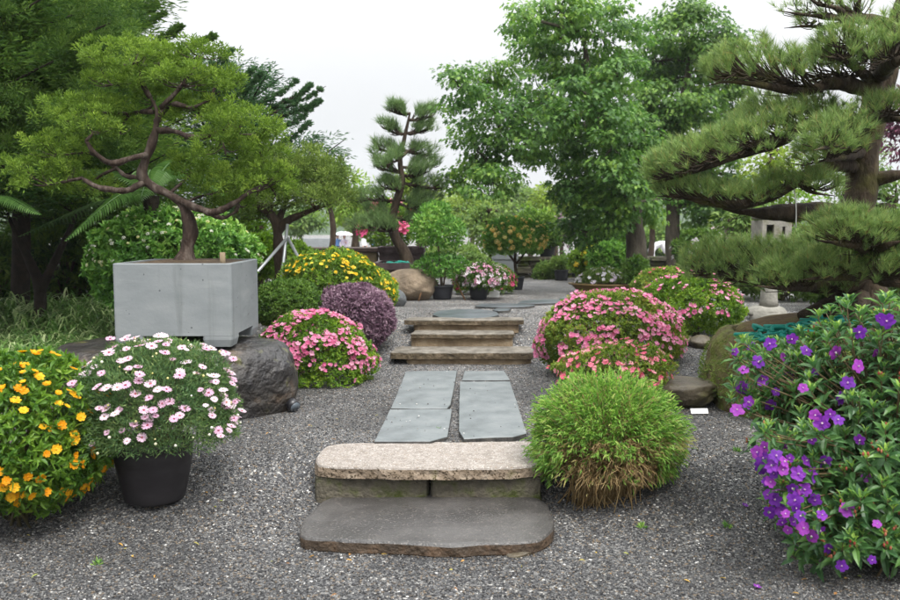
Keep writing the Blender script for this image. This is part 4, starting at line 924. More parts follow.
# ---- bamboo grass ball
cb = G(614, 512); cb = np.array([cb[0], cb[1] + .26, ground_base(cb[0], cb[1])]); s = px2m(cb[1] - .1)
rb = (85 * s, 80 * s, 69 * s); cc = cb + [0, 0, 65 * s]
bb = thing('bamboo_grass', 'round clipped ball of bright green dwarf bamboo with dry brown culms', 'bamboo', cb)
mb = MB(); mbl = MB(); LP, LA, LT = [], [], []
n = 1200
for k in range(n):
    d = rvec(1)[0]
    while d[2] < -.62: d = rvec(1)[0]
    tip = cc + d * np.array(rb) * (1 - .12 * rng.random() + .07 * fbm((d * 3)[None], 5)[0])
    if tip[2] < cb[2] + .05: tip[2] = cb[2] + .05 + .1 * rng.random()
    b = cb + [rng.normal() * .09, rng.normal() * .09, -.02]
    mid = b * .45 + tip * .55 + [0, 0, .10 * (1.2 - d[2])]; mid[:2] = b[:2] * .62 + tip[:2] * .38
    pts = np.array([b, mid, tip])
    if k % 2 == 0: tube(mb, pts, [.0028, .0022, .001], 4, 3, tint=rng.random())
    m_ = 20; u = .45 + .55 * rng.random(m_) ** .6
    q = (1 - u)[:, None] ** 2 * b + 2 * ((1 - u) * u)[:, None] * mid + (u ** 2)[:, None] * tip
    tg = nrm(2 * (1 - u)[:, None] * (mid - b) + 2 * u[:, None] * (tip - mid))
    LP.append(q + rng.normal(size=(m_, 3)) * .01); LA.append(tg * .5 + rvec(m_) * .55 + d * .5 + [0, 0, -.25])
    LT.append(np.clip(.42 + .25 * rng.normal(size=m_) * .8 + .25 * (u - .75), 0, .82))
lp, la, lt = np.concatenate(LP), np.concatenate(LA), np.concatenate(LT)
dry = (fbm(lp * 4.5, 7) > .12) & (lp[:, 2] < cc[2] + .02) & (rng.random(len(lp)) < .55); lt[dry] = rng.uniform(.86, 1, dry.sum())
k = lp[:, 2] > cb[2] + .012; lp, la, lt = lp[k], la[k], lt[k]
# the tan, thinning patch low on the camera side
bald = (np.abs(lp[:, 0] - cb[0] + .02) < .25 + .05 * fbm(lp * 9, 4)) & (lp[:, 2] < cc[2] - .02) & (lp[:, 1] < cc[1]) & (rng.random(len(lp)) < .9); lp, la, lt = lp[~bald], la[~bald], lt[~bald]
leaves(mbl, lp, la, np.array([0, 0, 1.]) + rvec(len(lp)) * .6, rng.uniform(.022, .052, len(lp)), rng.uniform(.0075, .0125, len(lp)), lt, T_LF)
mbl.build('foliage', M['bamboo'], bb); 
for k in range(620):
    a = -PI / 2 + rng.normal() * .7; b = cb + [rng.normal() * .10, -.05 + rng.normal() * .06, -.02]; hh = rng.uniform(.18, .42)
    e = np.array([cc[0] + rb[0] * .86 * math.cos(a) * rng.uniform(.6, 1.05), cc[1] + rb[1] * .93 * math.sin(a) * rng.uniform(.75, 1.04), cb[2] + hh]); mid = (b + e) / 2 + [0, 0, .08 + .05 * rng.random()]
    tube(mb, [b, mid, e, e + [rng.normal() * .03, -.02, -.06 * rng.random()]], [.0024, .002, .0016, .0006], 4, 3, tint=rng.random())
mb.build('culms', M['culm'], bb)

# ---- tibouchina (front right): arching stems with paired leaves and terminal rosettes
ct = G(868, 588); TB = np.array([ct[0] + .28, ct[1] + .42, .0])
tb = thing('flowering_shrub', 'large leafy shrub with violet purple flowers at the right edge of the gravel', 'shrub', TB)
mb, mbl = MB(), MB(); tips, tipd = [], []
tc_ = np.array([P(895, 470, TB[1])[0], TB[1] + .12, .54]); tr_ = np.array([.60, .62, .68])
rs = np.random.default_rng(15)
for k in range(680):
    d = nrm(rs.normal(size=3))
    if d[2] < -.72: d[2] = -d[2]
    if d[1] > .5 and rs.random() < .6: d[1] = -d[1]
    e = tc_ + d * tr_ * (rs.uniform(.72, 1.0) + .14 * fbm((d * 2.0)[None], 8)[0])
    if e[2] < .06: e[2] = .05 + .08 * rs.random()
    if k < 110:      # long loose shoots leaning to the upper left over the mound
        e = P(rs.uniform(738, 840), rs.uniform(345, 425), TB[1] + rs.uniform(.0, .55))
    elif 600 < k: e = P(rs.uniform(800, 910), rs.uniform(500, 566), TB[1] - rs.uniform(.25, .5))
    elif k < 160: e = P(rs.uniform(768, 830), rs.uniform(430, 530), TB[1] - rs.uniform(.15, .4))
    if e[2] < .06: e[2] = .05 + .08 * rs.random()
    b = TB + [rs.normal() * .10, rs.normal() * .10, -.02]; mid = b * .4 + e * .6; mid[:2] = b[:2] * .55 + e[:2] * .45; mid[2] += .12
    up_ = e + nrm((e - mid) * .5 + np.array([0, 0, .12])) * .06
    pts = tube(mb, [b, mid, e, up_], [.006, .0045, .003, .002], 5, 4, mat=0)
    n_ = len(pts); tn = nrm(np.gradient(pts, axis=0)); q = rs.random() * 3.14
    L0 = rs.uniform(.055, .092)
    for w_ in range(8):
        f = 1 - w_ * .082; i = int(f * (n_ - 1)); t_ = tn[i]; s_, o_ = side_frame(t_[None], np.array([[.3, .2, 1.]])); q += PI / 2
        for sg in (0, PI):
            v = math.cos(q + sg) * s_[0] + math.sin(q + sg) * o_[0]; grow = min(1, .45 + w_ * .2)
            leaves(mbl, (pts[i] + v * .004)[None], (v * (.45 + .1 * w_) + t_ * (.9 - .1 * w_) + [0, 0, .05 - .05 * w_])[None], (t_ + np.array([0, 0, .6]))[None], L0 * grow, L0 * grow * .40, np.clip((.95 if w_ < 1 else .68 if w_ < 2 else .38) + rs.normal() * .14, 0, 1), T_LF)
    tips.append(up_); tipd.append(nrm(up_ - mid))
mb.build('stems', M['stem_red'], tb); mbl.build('foliage', M['tibouchina'], tb)
tips, tipd = np.array(tips), np.array(tipd)
# flowers where the photo shows them: the left flank in a cascade, a few higher up
fl = [(751, 346), (792, 339), (806, 351), (744, 370), (737, 410), (790, 377), (803, 388), (822, 423), (830, 414), (848, 383), (887, 321), (876, 352), (765, 447), (776, 456), (772, 466), (783, 470), (770, 482), (776, 490), (790, 458), (806, 461), (798, 474), (775, 500), (800, 516), (793, 522), (803, 528), (788, 530), (847, 510), (877, 524), (842, 566), (828, 548), (872, 560), (763, 458), (805, 490), (786, 446), (760, 470), (768, 495), (781, 512), (812, 470), (795, 500), (792, 488), (757, 452), (762, 466), (766, 482), (774, 474), (784, 462), (779, 506), (786, 514), (770, 512), (796, 508), (808, 480), (815, 415), (838, 420), (880, 318), (770, 405), (762, 380), (815, 500), (820, 530), (782, 522), (790, 478), (800, 490), (735, 352), (742, 388), (758, 362), (770, 344), (784, 358), (815, 372), (835, 352), (858, 366), (748, 402), (776, 392), (860, 332), (840, 398), (812, 440), (824, 462), (812, 536), (822, 515), (860, 440), (866, 478)]
fp, fd = [], []
for (px, py) in fl:
    r_ = ray(px, py); r_ = r_ / np.linalg.norm(r_); q = tips - EYE; along = q @ r_; perp = np.linalg.norm(q - along[:, None] * r_, axis=1)
    i = np.argmin(perp + .12 * (along - along.min())); pt = EYE + r_ * (along[i] - .03)
    fp.append(pt); fd.append(nrm(np.array([-.25 + rs.normal() * .6, -1, .35 + rs.normal() * .6])))
split_flowers(tb, 'flower', T_TIB, [M['purple'], M['stamen']], np.array(fp), np.array(fd), .031 * rs.uniform(.6, 1.15, len(fp)))
k = rs.choice(len(tips), 90, replace=False); mb = MB(); V, Fa = ico(2)
for i in k:
    for _ in range(3): mb.add(V * [.005, .005, .009] + tips[i] + rs.normal(size=3) * .010 + tipd[i] * .012, Fa, tint=rs.random(), smooth=True)
mb.build('buds', M['bud'], tb, kind='stuff')

# ---- azaleas
def azalea(label, px, py, rx, rzp, Yc, n, seed, m='azalea', flowers=160, fz=.1, cl=(2.2, -.1), fsize=.024, petal='pink', base_py=None, ry=None, amp=.20, top=None, L=.033, sink=0.0, group='flowering azalea bushes', tpl=T_AZA, front=None, up=.3):
    """px, py: centre of the dome in the photo at depth Yc; rx, rzp its half width and height in pixels there"""
    s = px2m(Yc); c = P(px, py, Yc); r = (rx * s, ry or rx * s * .9, rzp * s)
    b = bush('azalea_bush', label, 'azalea', c, r, n, L, L * .45, m, seed, amp, 2.6, T_RH, .55, .35, .75, .22, -.75, group=group)
    if flowers: dome_flowers(b, 'flower', tpl, [M[petal], M[petal]], c, r, flowers, fsize, seed, amp, 2.6, fz, cl, 1.03, up, .6, 100, front)
    return b
azalea('rounded azalea topped with pink flowers, beside the boulder under the planter', 314, 362, 61, 48, 7.6, 26000, 61, flowers=950, fz=-.35, cl=(2.6, -.08), fsize=.0225,
       front=lambda p: (p[:, 2] > .40) | (rng.random(len(p)) < .12))
azalea('wide azalea covered in pink flowers between the bamboo ball and the flower bowl', 608, 338, 71, 50, 7.9, 34000, 62, 'azalea_new', flowers=1300, fz=-.35, cl=(2.8, -.12), fsize=.0225)
azalea('smaller green azalea with few pink flowers under the low pine branches', 692, 307, 50, 35, 8.9, 24000, 63, flowers=170, fz=-.1, cl=(2.8, -.0), fsize=.026)
azalea('pale green azalea with scattered faded blossoms behind the other azaleas', 668, 286, 34, 18, 10.2, 12000, 64, 'azalea_new', flowers=26, fz=0, cl=(2.4, -.2), fsize=.026, petal='salmon')
# loose, low salmon one in front of it
sa = azalea('low loose azalea with small salmon red blooms behind the bamboo ball', 615, 372, 58, 30, 6.6, 7000, 65, 'azalea_new', flowers=230, fz=-.4, cl=(2.0, -.35), fsize=.021, petal='salmon', amp=.3, L=.034, tpl=T_SALM)

# ---- the other shrubs on the left
sY = px2m(9.0); c = P(332, 288, 9.2)
yb = bush('flowering_shrub', 'tall green shrub full of yellow flowers behind the purple leaved ball', 'shrub', c, (54 * sY, 48 * sY, 40 * sY), 20000, .045, .017, 'yellow_shrub', 71, .16, 2.4, T_RH, .5, .3, .7, .3, -.8, group='yellow flowering bushes')
dome_flowers(yb, 'flower', T_YEL, [M['yellow'], M['orange']], c, (54 * sY, 48 * sY, 40 * sY), 360, .020, 71, .16, 2.4, -.4, (2.4, -.25), 1.03, .3, .4)
c = P(372, 292, 9.6)
yb = bush('flowering_shrub', 'lower yellow flowered shrub sloping down to the grey rock', 'shrub', c, (27 * sY, 30 * sY, 25 * sY), 9000, .042, .016, 'yellow_shrub', 72, .2, 2.4, T_RH, .5, .3, .7, .3, -.8, group='yellow flowering bushes')
dome_flowers(yb, 'flower', T_YEL, [M['yellow'], M['orange']], c, (27 * sY, 30 * sY, 25 * sY), 150, .019, 72, .2, 2.4, -.3, (2.4, -.3), 1.03, .3, .4)
c = P(353, 317, 8.7); s = px2m(8.7)
bush('purple_shrub', 'clipped ball of dusty purple leaves above the pink azalea', 'shrub', c, (42 * s, 40 * s, 33 * s), 24000, .040, .018, 'purple_leaf', 73, .09, 3, T_RH, .5, .3, .75, .2, -.85, tintamp=.35)
c = P(289, 305, 8.6); bush('clipped_shrub', 'low flat topped dark green shrub beside the purple ball', 'shrub', c, (36 * s, 36 * s, 25 * s), 20000, .032, .015, 'dark_shrub', 74, .10, 3, T_RH, .5, .35, .7, .2, -.8)
# lantana behind the concrete box
c = P(172, 262, 8.2); s = px2m(8.2); r = (84 * s, 66 * s, 56 * s)
lb = bush('flowering_shrub', 'broad light green shrub with small cream flowers behind the concrete planter', 'shrub', c, r, 22000, .060, .030, 'lantana', 75, .14, 2.6, T_LF, .55, .25, .6, .3, -.9)
dome_flowers(lb, 'flower', T_LAN, [M['cream'], M['cream']], c, r, 170, .0155, 75, .14, 2.6, -.05, (2.4, -.3), 1.02, .4, .3)

# ---- variegated strap leaved grass under the dark trees
mb = MB(); P0, A0, L0, T0, W0 = [], [], [], [], []
for k in range(380):
    px = rng.uniform(-40, 122); Yk = rng.uniform(6.9, 9.4); q = P(px, 330, Yk); q[2] = ground_base(q[0], Yk) + .12
    m_ = 24; a = rng.random(m_) * 6.283; el = rng.uniform(.35, 1.3, m_); d = np.column_stack([np.cos(a) * np.cos(el), np.sin(a) * np.cos(el), np.sin(el)])
    P0.append(np.repeat(q[None], m_, 0) + rng.normal(size=(m_, 3)) * [.03, .03, .005]); A0.append(d); L0.append(rng.uniform(.22, .50, m_)); T0.append(np.where(rng.random(m_) < .33, rng.uniform(.75, 1, m_), rng.uniform(0, .55, m_))); W0.append(rng.uniform(.014, .024, m_))
P0, A0, L0, T0, W0 = map(np.concatenate, (P0, A0, L0, T0, W0))
for sgm in range(4):                                   # each blade in four arching lengths
    l = L0 / 4; ax = A0 - [0, 0, .0] ; ax = nrm(A0 * [1, 1, 1] - np.array([0, 0, .42]) * sgm)
    T4 = (np.array([[0, .5, 0], [0, -.5, 0], [1, .5 if sgm < 3 else .05, 0], [1, -.5 if sgm < 3 else -.05, 0]]), [np.array([[0, 1, 3, 2]])])
    wd = W0 * (1, 1, .85, .6)[sgm]
    s_ = nrm(np.cross(np.array([0, 0, 1.]), A0)); hint = np.cross(ax, s_)
    leaves(mb, P0, ax, hint, l, wd, T0, T4); P0 = P0 + ax * l[:, None]
o = mb.build('strap_grass', M['strap'], loc=(-3.3, 8, .3)); tag(o, 'striped strap leaved grass carpeting the bed behind the boulder', 'grass', kind='stuff')

# small weeds and fallen leaves on the gravel
wl = [(727, 528), (642, 528), (438, 432), (503, 345), (482, 345), (98, 565), (470, 345), (737, 452), (275, 402), (268, 405), (282, 398)]
for k, (px, py) in enumerate(wl):
    if py == 345: q = P(px, 343, 8.86); q[2] = .377
    else: q = G(px, py)
    mb = MB(); n = 40; d = rvec(n); d[:, 2] = np.abs(d[:, 2]) * .8 + .1
    if k >= 8: q = q + [0, .15, 0]; 
    big = 2.2 if k >= 8 else 1
    leaves(mb, q + d * rng.uniform(0, .02 * big, (n, 1)) * [1, 1, 1.2], d + [0, 0, .2], rvec(n), rng.uniform(.012, .03, n) * big, .007 * big, rng.random(n), T_LF)
    tag(mb.build('weed', M['lantana'], loc=q), ['tiny weed on the gravel near the fallen purple petals', 'tiny weed sprouting in front of the bamboo ball', 'tiny weed in the gap between the slate slabs', 'rightmost grass tuft on the lowest middle tread', 'grass tuft at the middle of the lowest middle tread', 'tiny weed on the gravel in front of the orange flower shrub', 'leftmost grass tuft on the lowest middle tread', 'flattened weed between the bamboo ball and the violet shrub', 'green weed beside the black spotlight, next to the azalea', 'green weed nearest the boulder, behind the spotlight', 'green weed under the edge of the boulder side azalea'][k], 'weed')
mb = MB()
for k in range(110):
    yy_ = rng.uniform(3.4, 6.5); xx_ = rng.uniform(-.5, .5) * yy_; q = np.array([xx_, yy_, ground_base(xx_, yy_) + .012])
    leaves(mb, q[None], rvec(1) * [1, 1, .15], np.array([[0, 0, 1.]]) + rvec(1) * .3, rng.uniform(.015, .04), rng.uniform(.008, .017), rng.random(), T_LF)
o = mb.build('fallen_leaves', M['dead_leaf']); tag(o, 'few fallen yellow and brown leaves scattered on the gravel', 'leaves', kind='stuff')
q = P(789, 583, 3.9); mb = MB(); qs = np.array([G(a, b) + [0, 0, .015] for a, b in ((789, 553), (757, 590), (745, 508), (812, 556))]); stamp(mb, T_SMALL5, qs, np.array([[0, 0, 1.]] * 4) + rvec(4) * .4, .018); o = mb.build('fallen_petals', [M['purple'], M['stamen']]); tag(o, 'fallen purple petals on the gravel by the violet shrub', 'petals', kind='stuff')

# ---- the pots of the middle distance
def potted(name, label, px, pyb, w_top, w_bot, h, fpx, fpy, frx, fry, m, n, L, W, seed, tpl=T_RH, trunk=None, Y=None, flowers=None, amp=.2, extra=None, sq=1.0, pm='pot_far', fdep=None, zb=None, depth=.3, zlow=-.9):
    c = G(px, pyb) if Y is None else P(px, pyb, Y); 
    Yc = c[1] + (w_top / 2) * px2m(c[1]); s = px2m(Yc); c = np.array([c[0], Yc, c[2]])
    t = thing(name, label, 'potted plant', c); mb = MB(); lathe(mb, c, pot_profile(w_bot / 2 * s, w_top / 2 * s, h * s), 28); mb.build('pot', M[pm], t)
    mb = MB(); lathe(mb, c, [(w_top / 2 * s * .92, h * s - .04), (.02, h * s - .02)], 16); mb.build('soil', M['soil'], t)
    fc = P(fpx, fpy, Yc); fr = (frx * s, frx * s * .9 if fdep is None else fdep, fry * s)
    blobs = [(fc, fr)] + [(P(a, b, Yc), (e * s, e * s * .9, f * s)) for (a, b, e, f) in (extra or [])]
    mb = MB()
    for q, (bc, br) in enumerate(blobs):
        p, nn, d = dome(int(n * br[0] * br[2] / (fr[0] * fr[2])), bc, br, amp, 2.4, depth, zlow, seed + q)
        k = p[:, 2] > c[2] + h * s * .9; p, nn = p[k], nn[k]
        leaves(mb, p, nn * .5 + rvec(len(p)) * .7 + [0, 0, .2], nn + rvec(len(p)) * .5, L * rng.uniform(.7, 1.25, len(p)), W * rng.uniform(.8, 1.2, len(p)), np.clip(.48 + .5 * fbm(p * 2.6, seed) + rng.normal(size=len(p)) * .18, 0, 1), tpl)
    mb.build('foliage', M[m], t)
    mb = MB()
    if trunk:
        for tr, r_ in trunk: tube(mb, [P(a, b, Yc + dy) if True else 0 for a, b, dy in tr], r_, 6, 4)
    else: stems(mb, fc, c[2] + h * s * .8, fr, 20, .008, seed=seed)
    mb.build('stems', M['bark'], t)
    if flowers:
        nm, tp, mt, nf, fs, fz, cl = flowers
        dome_flowers(t, nm, tp, [M[k] for k in mt], fc, fr, nf, fs, seed, amp, 2.4, fz, cl, 1.02, .3, .4)
    return t
potted('potted_shrub', 'black pot with a tall two tiered light green shrub beside the tan boulder', 442, 300, 23, 18, 14, 438, 230, 25, 19, 'lantana', 1500, .075, .034, 81, trunk=[([(442, 290, 0), (440, 262, 0), (437, 235, 0)], [.022, .016, .01]), ([(443, 290, .02), (446, 270, 0), (452, 255, 0)], [.016, .01, .006]), ([(441, 290, -.03), (433, 276, 0), (426, 264, 0)], [.014, .01, .006])], amp=.3, extra=[(441, 266, 27, 11), (425, 284, 10, 5), (435, 211, 15, 8)])
potted('potted_flowers', 'black pot heaped with pink and white flowers behind the white card', 479, 300, 20, 16, 14, 482, 277, 26, 15, 'dark_shrub', 5000, .05, .02, 82, flowers=('flower', T_SMALL5, ('pink_white', 'pale_pink'), 240, .034, -.5, (2, -.6)))
c = P(484, 281, 13.1); s = px2m(13.1)
b = bush('flowering_shrub', 'low bush of magenta pink blossoms around the pot of white flowers', 'shrub', c, (31 * s, .35, 18 * s), 6000, .05, .02, 'azalea', 83, .15, 2.4)
dome_flowers(b, 'flower', T_SMALL5, [M['magenta'], M['pale_pink']], c, (31 * s, .35, 18 * s), 260, .034, 83, .15, 2.4, -.3, (2, -.5), 1.02)
potted('potted_tree', 'dark pot with a round headed standard covered in orange yellow flowers', 517, 290, 16, 12, 13, 515, 238, 32, 20, 'lantana', 6000, .07, .03, 84, trunk=[([(517, 280, 0), (515, 262, 0), (516, 245, 0)], [.03, .025, .02]), ([(515, 262, 0), (507, 252, 0), (500, 243, .1)], [.022, .016, .01]), ([(516, 264, 0), (524, 254, 0), (530, 244, -.1)], [.02, .015, .01])], flowers=('flower', T_LAN, ('peach', 'yellow'), 170, .034, -.5, (3, -.5)), zlow=-.75)
potted('potted_shrub', 'dark round pot with dense dark green foliage standing on the stone wall', 548, 259.5, 17, 13, 14, 536, 233, 24, 19, 'cedar', 5000, .09, .04, 85, Y=17.0, amp=.25, extra=[(548, 247, 10, 5)])
potted('potted_shrub', 'small dark pot in front of the stone wall with a little grass', 562, 281, 14, 12, 11, 560, 263, 8, 5, 'background_green', 700, .09, .025, 86)
# shallow ochre bowl
c = G(612, 294); c[1] += .25; s = px2m(c[1]); t = thing('flower_bowl', 'wide shallow ochre bowl of white flowers on the upper gravel', 'planter', c)
mb = MB(); lathe(mb, c, [(27 * s, 0), (29 * s, .01), (33 * s, .05), (37 * s, .11), (38 * s, .128), (40.5 * s, .132), (41 * s, .15), (39 * s, .152), (37 * s, .14), (36 * s, .10)], 48, sy=.7); mb.build('bowl', M['bowl'], t)
mb = MB(); lathe(mb, c, [(36.5 * s, .115), (5 * s, .15)], 24, sy=.7); mb.build('soil', M['soil'], t)
fc = c + [-.06, 0, .16]; fr = (27 * s, 17 * s, 13 * s); p, nn, d = dome(3500, fc, fr, .2, 2.5, .5, -.1, 91); mb = MB(); leaves(mb, p, nn * .3 + rvec(len(p)) * .5 + [0, 0, .7], rvec(len(p)), .06, .016, rng.random(len(p))); mb.build('foliage', M['background_green'], t)
dome_flowers(t, 'flower', T_SMALL5, [M['white'], M['cream']], fc, fr, 75, .036, 91, .2, 2.5, .05, None, 1.08, .2, .5)
# wooden stakes by the tall potted shrub
for (a, b, lab) in (((418, 301), (424, 281), 'wooden stake leaning to the right, beside the tan boulder'), ((466, 300), (455, 279), 'wooden stake leaning to the left, between the two flower pots')):
    q = G(*a); e = P(b[0], b[1], q[1] + .05); mb = MB(); tube(mb, [q - [0, 0, .03], e], .011, 6); tag(mb.build('stake', M['wood'], loc=q), lab, 'stake')
# ferny tufts at the wall foot, agave like plant, bench
c = P(545, 274, 16.6); bush('fern_clump', 'pale green ferny clump at the foot of the stone wall', 'plant', c, (.20, .15, .20), 1800, .08, .025, 'background_green', 92, .3, 2.5)
t = thing('stone_table', 'small dark stone table with a flat top beside the yellow leaved plants', 'table', P(578, 276, 16.4)); mb = MB(); q = P(578, 277, 16.4); tube(mb, [q, q + [0, 0, .30]], [.12, .10], 8); mb.build('leg', M['rock_grey'], t)
mb = MB(); e = P(577, 255, 16.4); slab(mb, [(q[0] - .3, 16.2), (q[0] + .28, 16.22), (q[0] + .3, 16.6), (q[0] - .26, 16.62)], q[2] + .37, .07, seed=3); mb.build('tabletop', [M['rock_grey']], t)
# ================================================================== trees
def ctube(mb, path, r, sides=8, sub=4, mat=0, rough=.25): return tube(mb, np.array(path), r, sides, sub, mat, rough=rough)
def near(pts, q):
    pts = np.asarray(pts); i = np.argmin(((pts - q) ** 2).sum(1)); return pts[i]
def clumps(c, r, n, lo=.45, zlow=-1.0, seed=0, amp=.18):
    d = rvec(n * 2); d = d[d[:, 2] > zlow][:n]
    k = rng.uniform(lo ** 3, 1, len(d)) ** (1 / 3) * (1 + amp * fbm(d * 2 + seed, seed))
    return np.asarray(c) + d * k[:, None] * np.asarray(r), d
def crown(mbl, mbt, blobs, skel, dens, per, cr, L, W, tpl, lo=.45, droop=.35, out=.6, twig=.008, zlow=-1.0, seed=0, flat=.8, tjit=.2, twigs=True):
    """blobs: (centre, radii). clump centres in each blob, leaves around each clump, a twig to most clumps"""
    for bi, (c, r) in enumerate(blobs):
        c = np.asarray(c); r = np.asarray(r); n = max(4, int(dens * (r[0] * r[1] + r[0] * r[2] + r[1] * r[2]) / cr ** 2))
        cc, d = clumps(c, r, n, lo, zlow, seed + bi)
        lj = None
        if skel is not None:
            st = near(skel, c); mid = (st + c) / 2 + [0, 0, .06 * r[2]]
            lp = tube(mbt, [st, mid, c], [twig * 3.2, twig * 2.4, twig * 1.4], 6, 4, rough=.2); lj = lp
            if twigs:
                for q in cc[::2]:
                    a = near(lp, q); tube(mbt, [a, (a + q) / 2 + rng.normal(size=3) * .05 * r.min(), q], [twig * 1.1, twig * .8, twig * .35], 4, 2, cap=False)
        N = len(cc) * per; ci = np.repeat(np.arange(len(cc)), per)
        o = rvec(N) * (rng.random((N, 1)) ** .45) * cr * [1, 1, flat]; p = cc[ci] + o
        ax = nrm(o) * out + d[ci] * .35 + rvec(N) * .5; ax[:, 2] -= droop
        t = np.clip(.42 + .42 * fbm(p * (.9 / cr * .35), seed + 5) + rng.normal(size=len(cc))[ci] * .10 + rng.normal(size=N) * tjit, 0, 1)
        leaves(mbl, p, ax, np.array([0, 0, 1.]) + rvec(N) * .55, L * rng.uniform(.65, 1.2, N), W * rng.uniform(.7, 1.15, N), t, tpl)
def pxblobs(lst, Y, dk=.85, jig=.0):
    o = []
    for q in lst:
        px, py, rx, ry = q[:4]; Yk = Y + (q[4] if len(q) > 4 else rng.uniform(-jig, jig)); s = px2m(Yk); o.append((P(px, py, Yk), np.array([rx * s, (rx + ry) / 2 * s * dk, ry * s])))
    return o
def tree(name, label, cat, base, paths, barkm, blobs, leafm, group=None, crown_name='crown', **kw):
    t = thing(name, label, cat, base, group); mb, mbl = MB(), MB(); sk = []
    for pth, r in paths: sk.append(ctube(mb, pth, r, 10, 5, rough=.3))
    sk = np.concatenate(sk); crown(mbl, mb, blobs, sk, **kw)
    mb.build('trunk', M[barkm], t); mbl.build(crown_name, M[leafm], t); return t

# ---- two maples in the middle
Ym = 13.5
def pp(l, Y): return [P(a, b, Y + (d[0] if d else 0)) for a, b, *d in l]
bz = G(637, 279); base = P(637, 279, Ym); base[2] = ground_base(base[0], Ym)
tree('maple_tree', 'big leafy green maple whose grey trunk stands behind the flower bowl', 'tree', base,
     [(np.array([base - [0, 0, .1]] + pp([(636, 250), (634, 220), (628, 180), (612, 145), (594, 112), (588, 80), (586, 55), (583, 34)], Ym)), np.array([11, 10, 9.5, 8.5, 7.5, 6.5, 5, 3.5, 2, 1.0]) * px2m(Ym)),
      (pp([(612, 145), (575, 122, .4), (540, 118, .6), (505, 105, .6), (478, 95, .5)], Ym), np.array([4, 3, 2.2, 1.4, .6]) * px2m(Ym)),
      (pp([(630, 190), (642, 165), (646, 140), (640, 120)], Ym), np.array([4, 2.6, 1.6, .6]) * px2m(Ym)),
      (pp([(600, 125), (560, 135, .3), (520, 150, .4), (490, 165, .2)], Ym), np.array([2.4, 1.8, 1.2, .5]) * px2m(Ym))], 'bark_grey',
     pxblobs([(560, 12, 46, 26), (604, 38, 44, 36), (540, 45, 32, 24), (458, 86, 20, 26), (488, 80, 28, 20), (500, 118, 42, 26), (478, 152, 32, 28), (492, 182, 34, 15), (458, 184, 16, 14), (545, 95, 36, 27), (566, 142, 42, 26), (592, 178, 32, 32), (608, 108, 36, 34), (640, 168, 32, 30), (655, 200, 30, 20), (606, 212, 26, 20, -.4), (622, 140, 34, 28), (628, 196, 32, 22, -.6), (575, 190, 30, 22, -.3), (585, 232, 24, 18), (612, 148, 26, 22, -1.1), (598, 118, 28, 20, -1.1), (626, 178, 24, 20, -1.1), (584, 92, 24, 20, -1.0), (560, 118, 26, 16, -1.1), (575, 70, 30, 22), (530, 142, 30, 22), (622, 75, 26, 26), (520, 16, 16, 15)], Ym, .9, .9),
     'maple', dens=2.2, per=66, cr=.26, L=.082, W=.078, tpl=T_MP, lo=.35, droop=.85, flat=.45, twig=.010, seed=3)
Yb = 17.0; base = P(672, 272, Yb); base[2] = ground_base(base[0], Yb)
tree('maple_tree', 'second leafy maple standing farther back, right of the big one', 'tree', base,
     [(np.array([base - [0, 0, .1]] + pp([(673, 220), (676, 160), (682, 110), (690, 60), (694, 20)], Yb)), np.array([8, 7, 6, 5, 3, 1]) * px2m(Yb)), (pp([(678, 140), (655, 110), (640, 95)], Yb), np.array([4, 2.5, 1]) * px2m(Yb)), (pp([(680, 120), (705, 95), (722, 80)], Yb), np.array([4, 2.5, 1]) * px2m(Yb))], 'bark_grey',
     pxblobs([(690, 14, 36, 17), (652, 62, 24, 24), (648, 108, 24, 24), (655, 148, 26, 22), (672, 40, 34, 22), (716, 42, 32, 24), (696, 66, 36, 24), (728, 78, 26, 24), (666, 80, 26, 22), (682, 104, 42, 24), (718, 112, 32, 24), (698, 138, 36, 24), (664, 126, 26, 22), (730, 142, 24, 20), (676, 165, 36, 24), (712, 172, 36, 26), (648, 190, 26, 24), (690, 205, 34, 22), (725, 205, 26, 24)], Yb, .9, .8),
     'maple2', dens=2.6, per=62, cr=.31, L=.095, W=.09, tpl=T_MP, lo=.35, droop=.8, flat=.45, twig=.012, seed=4)

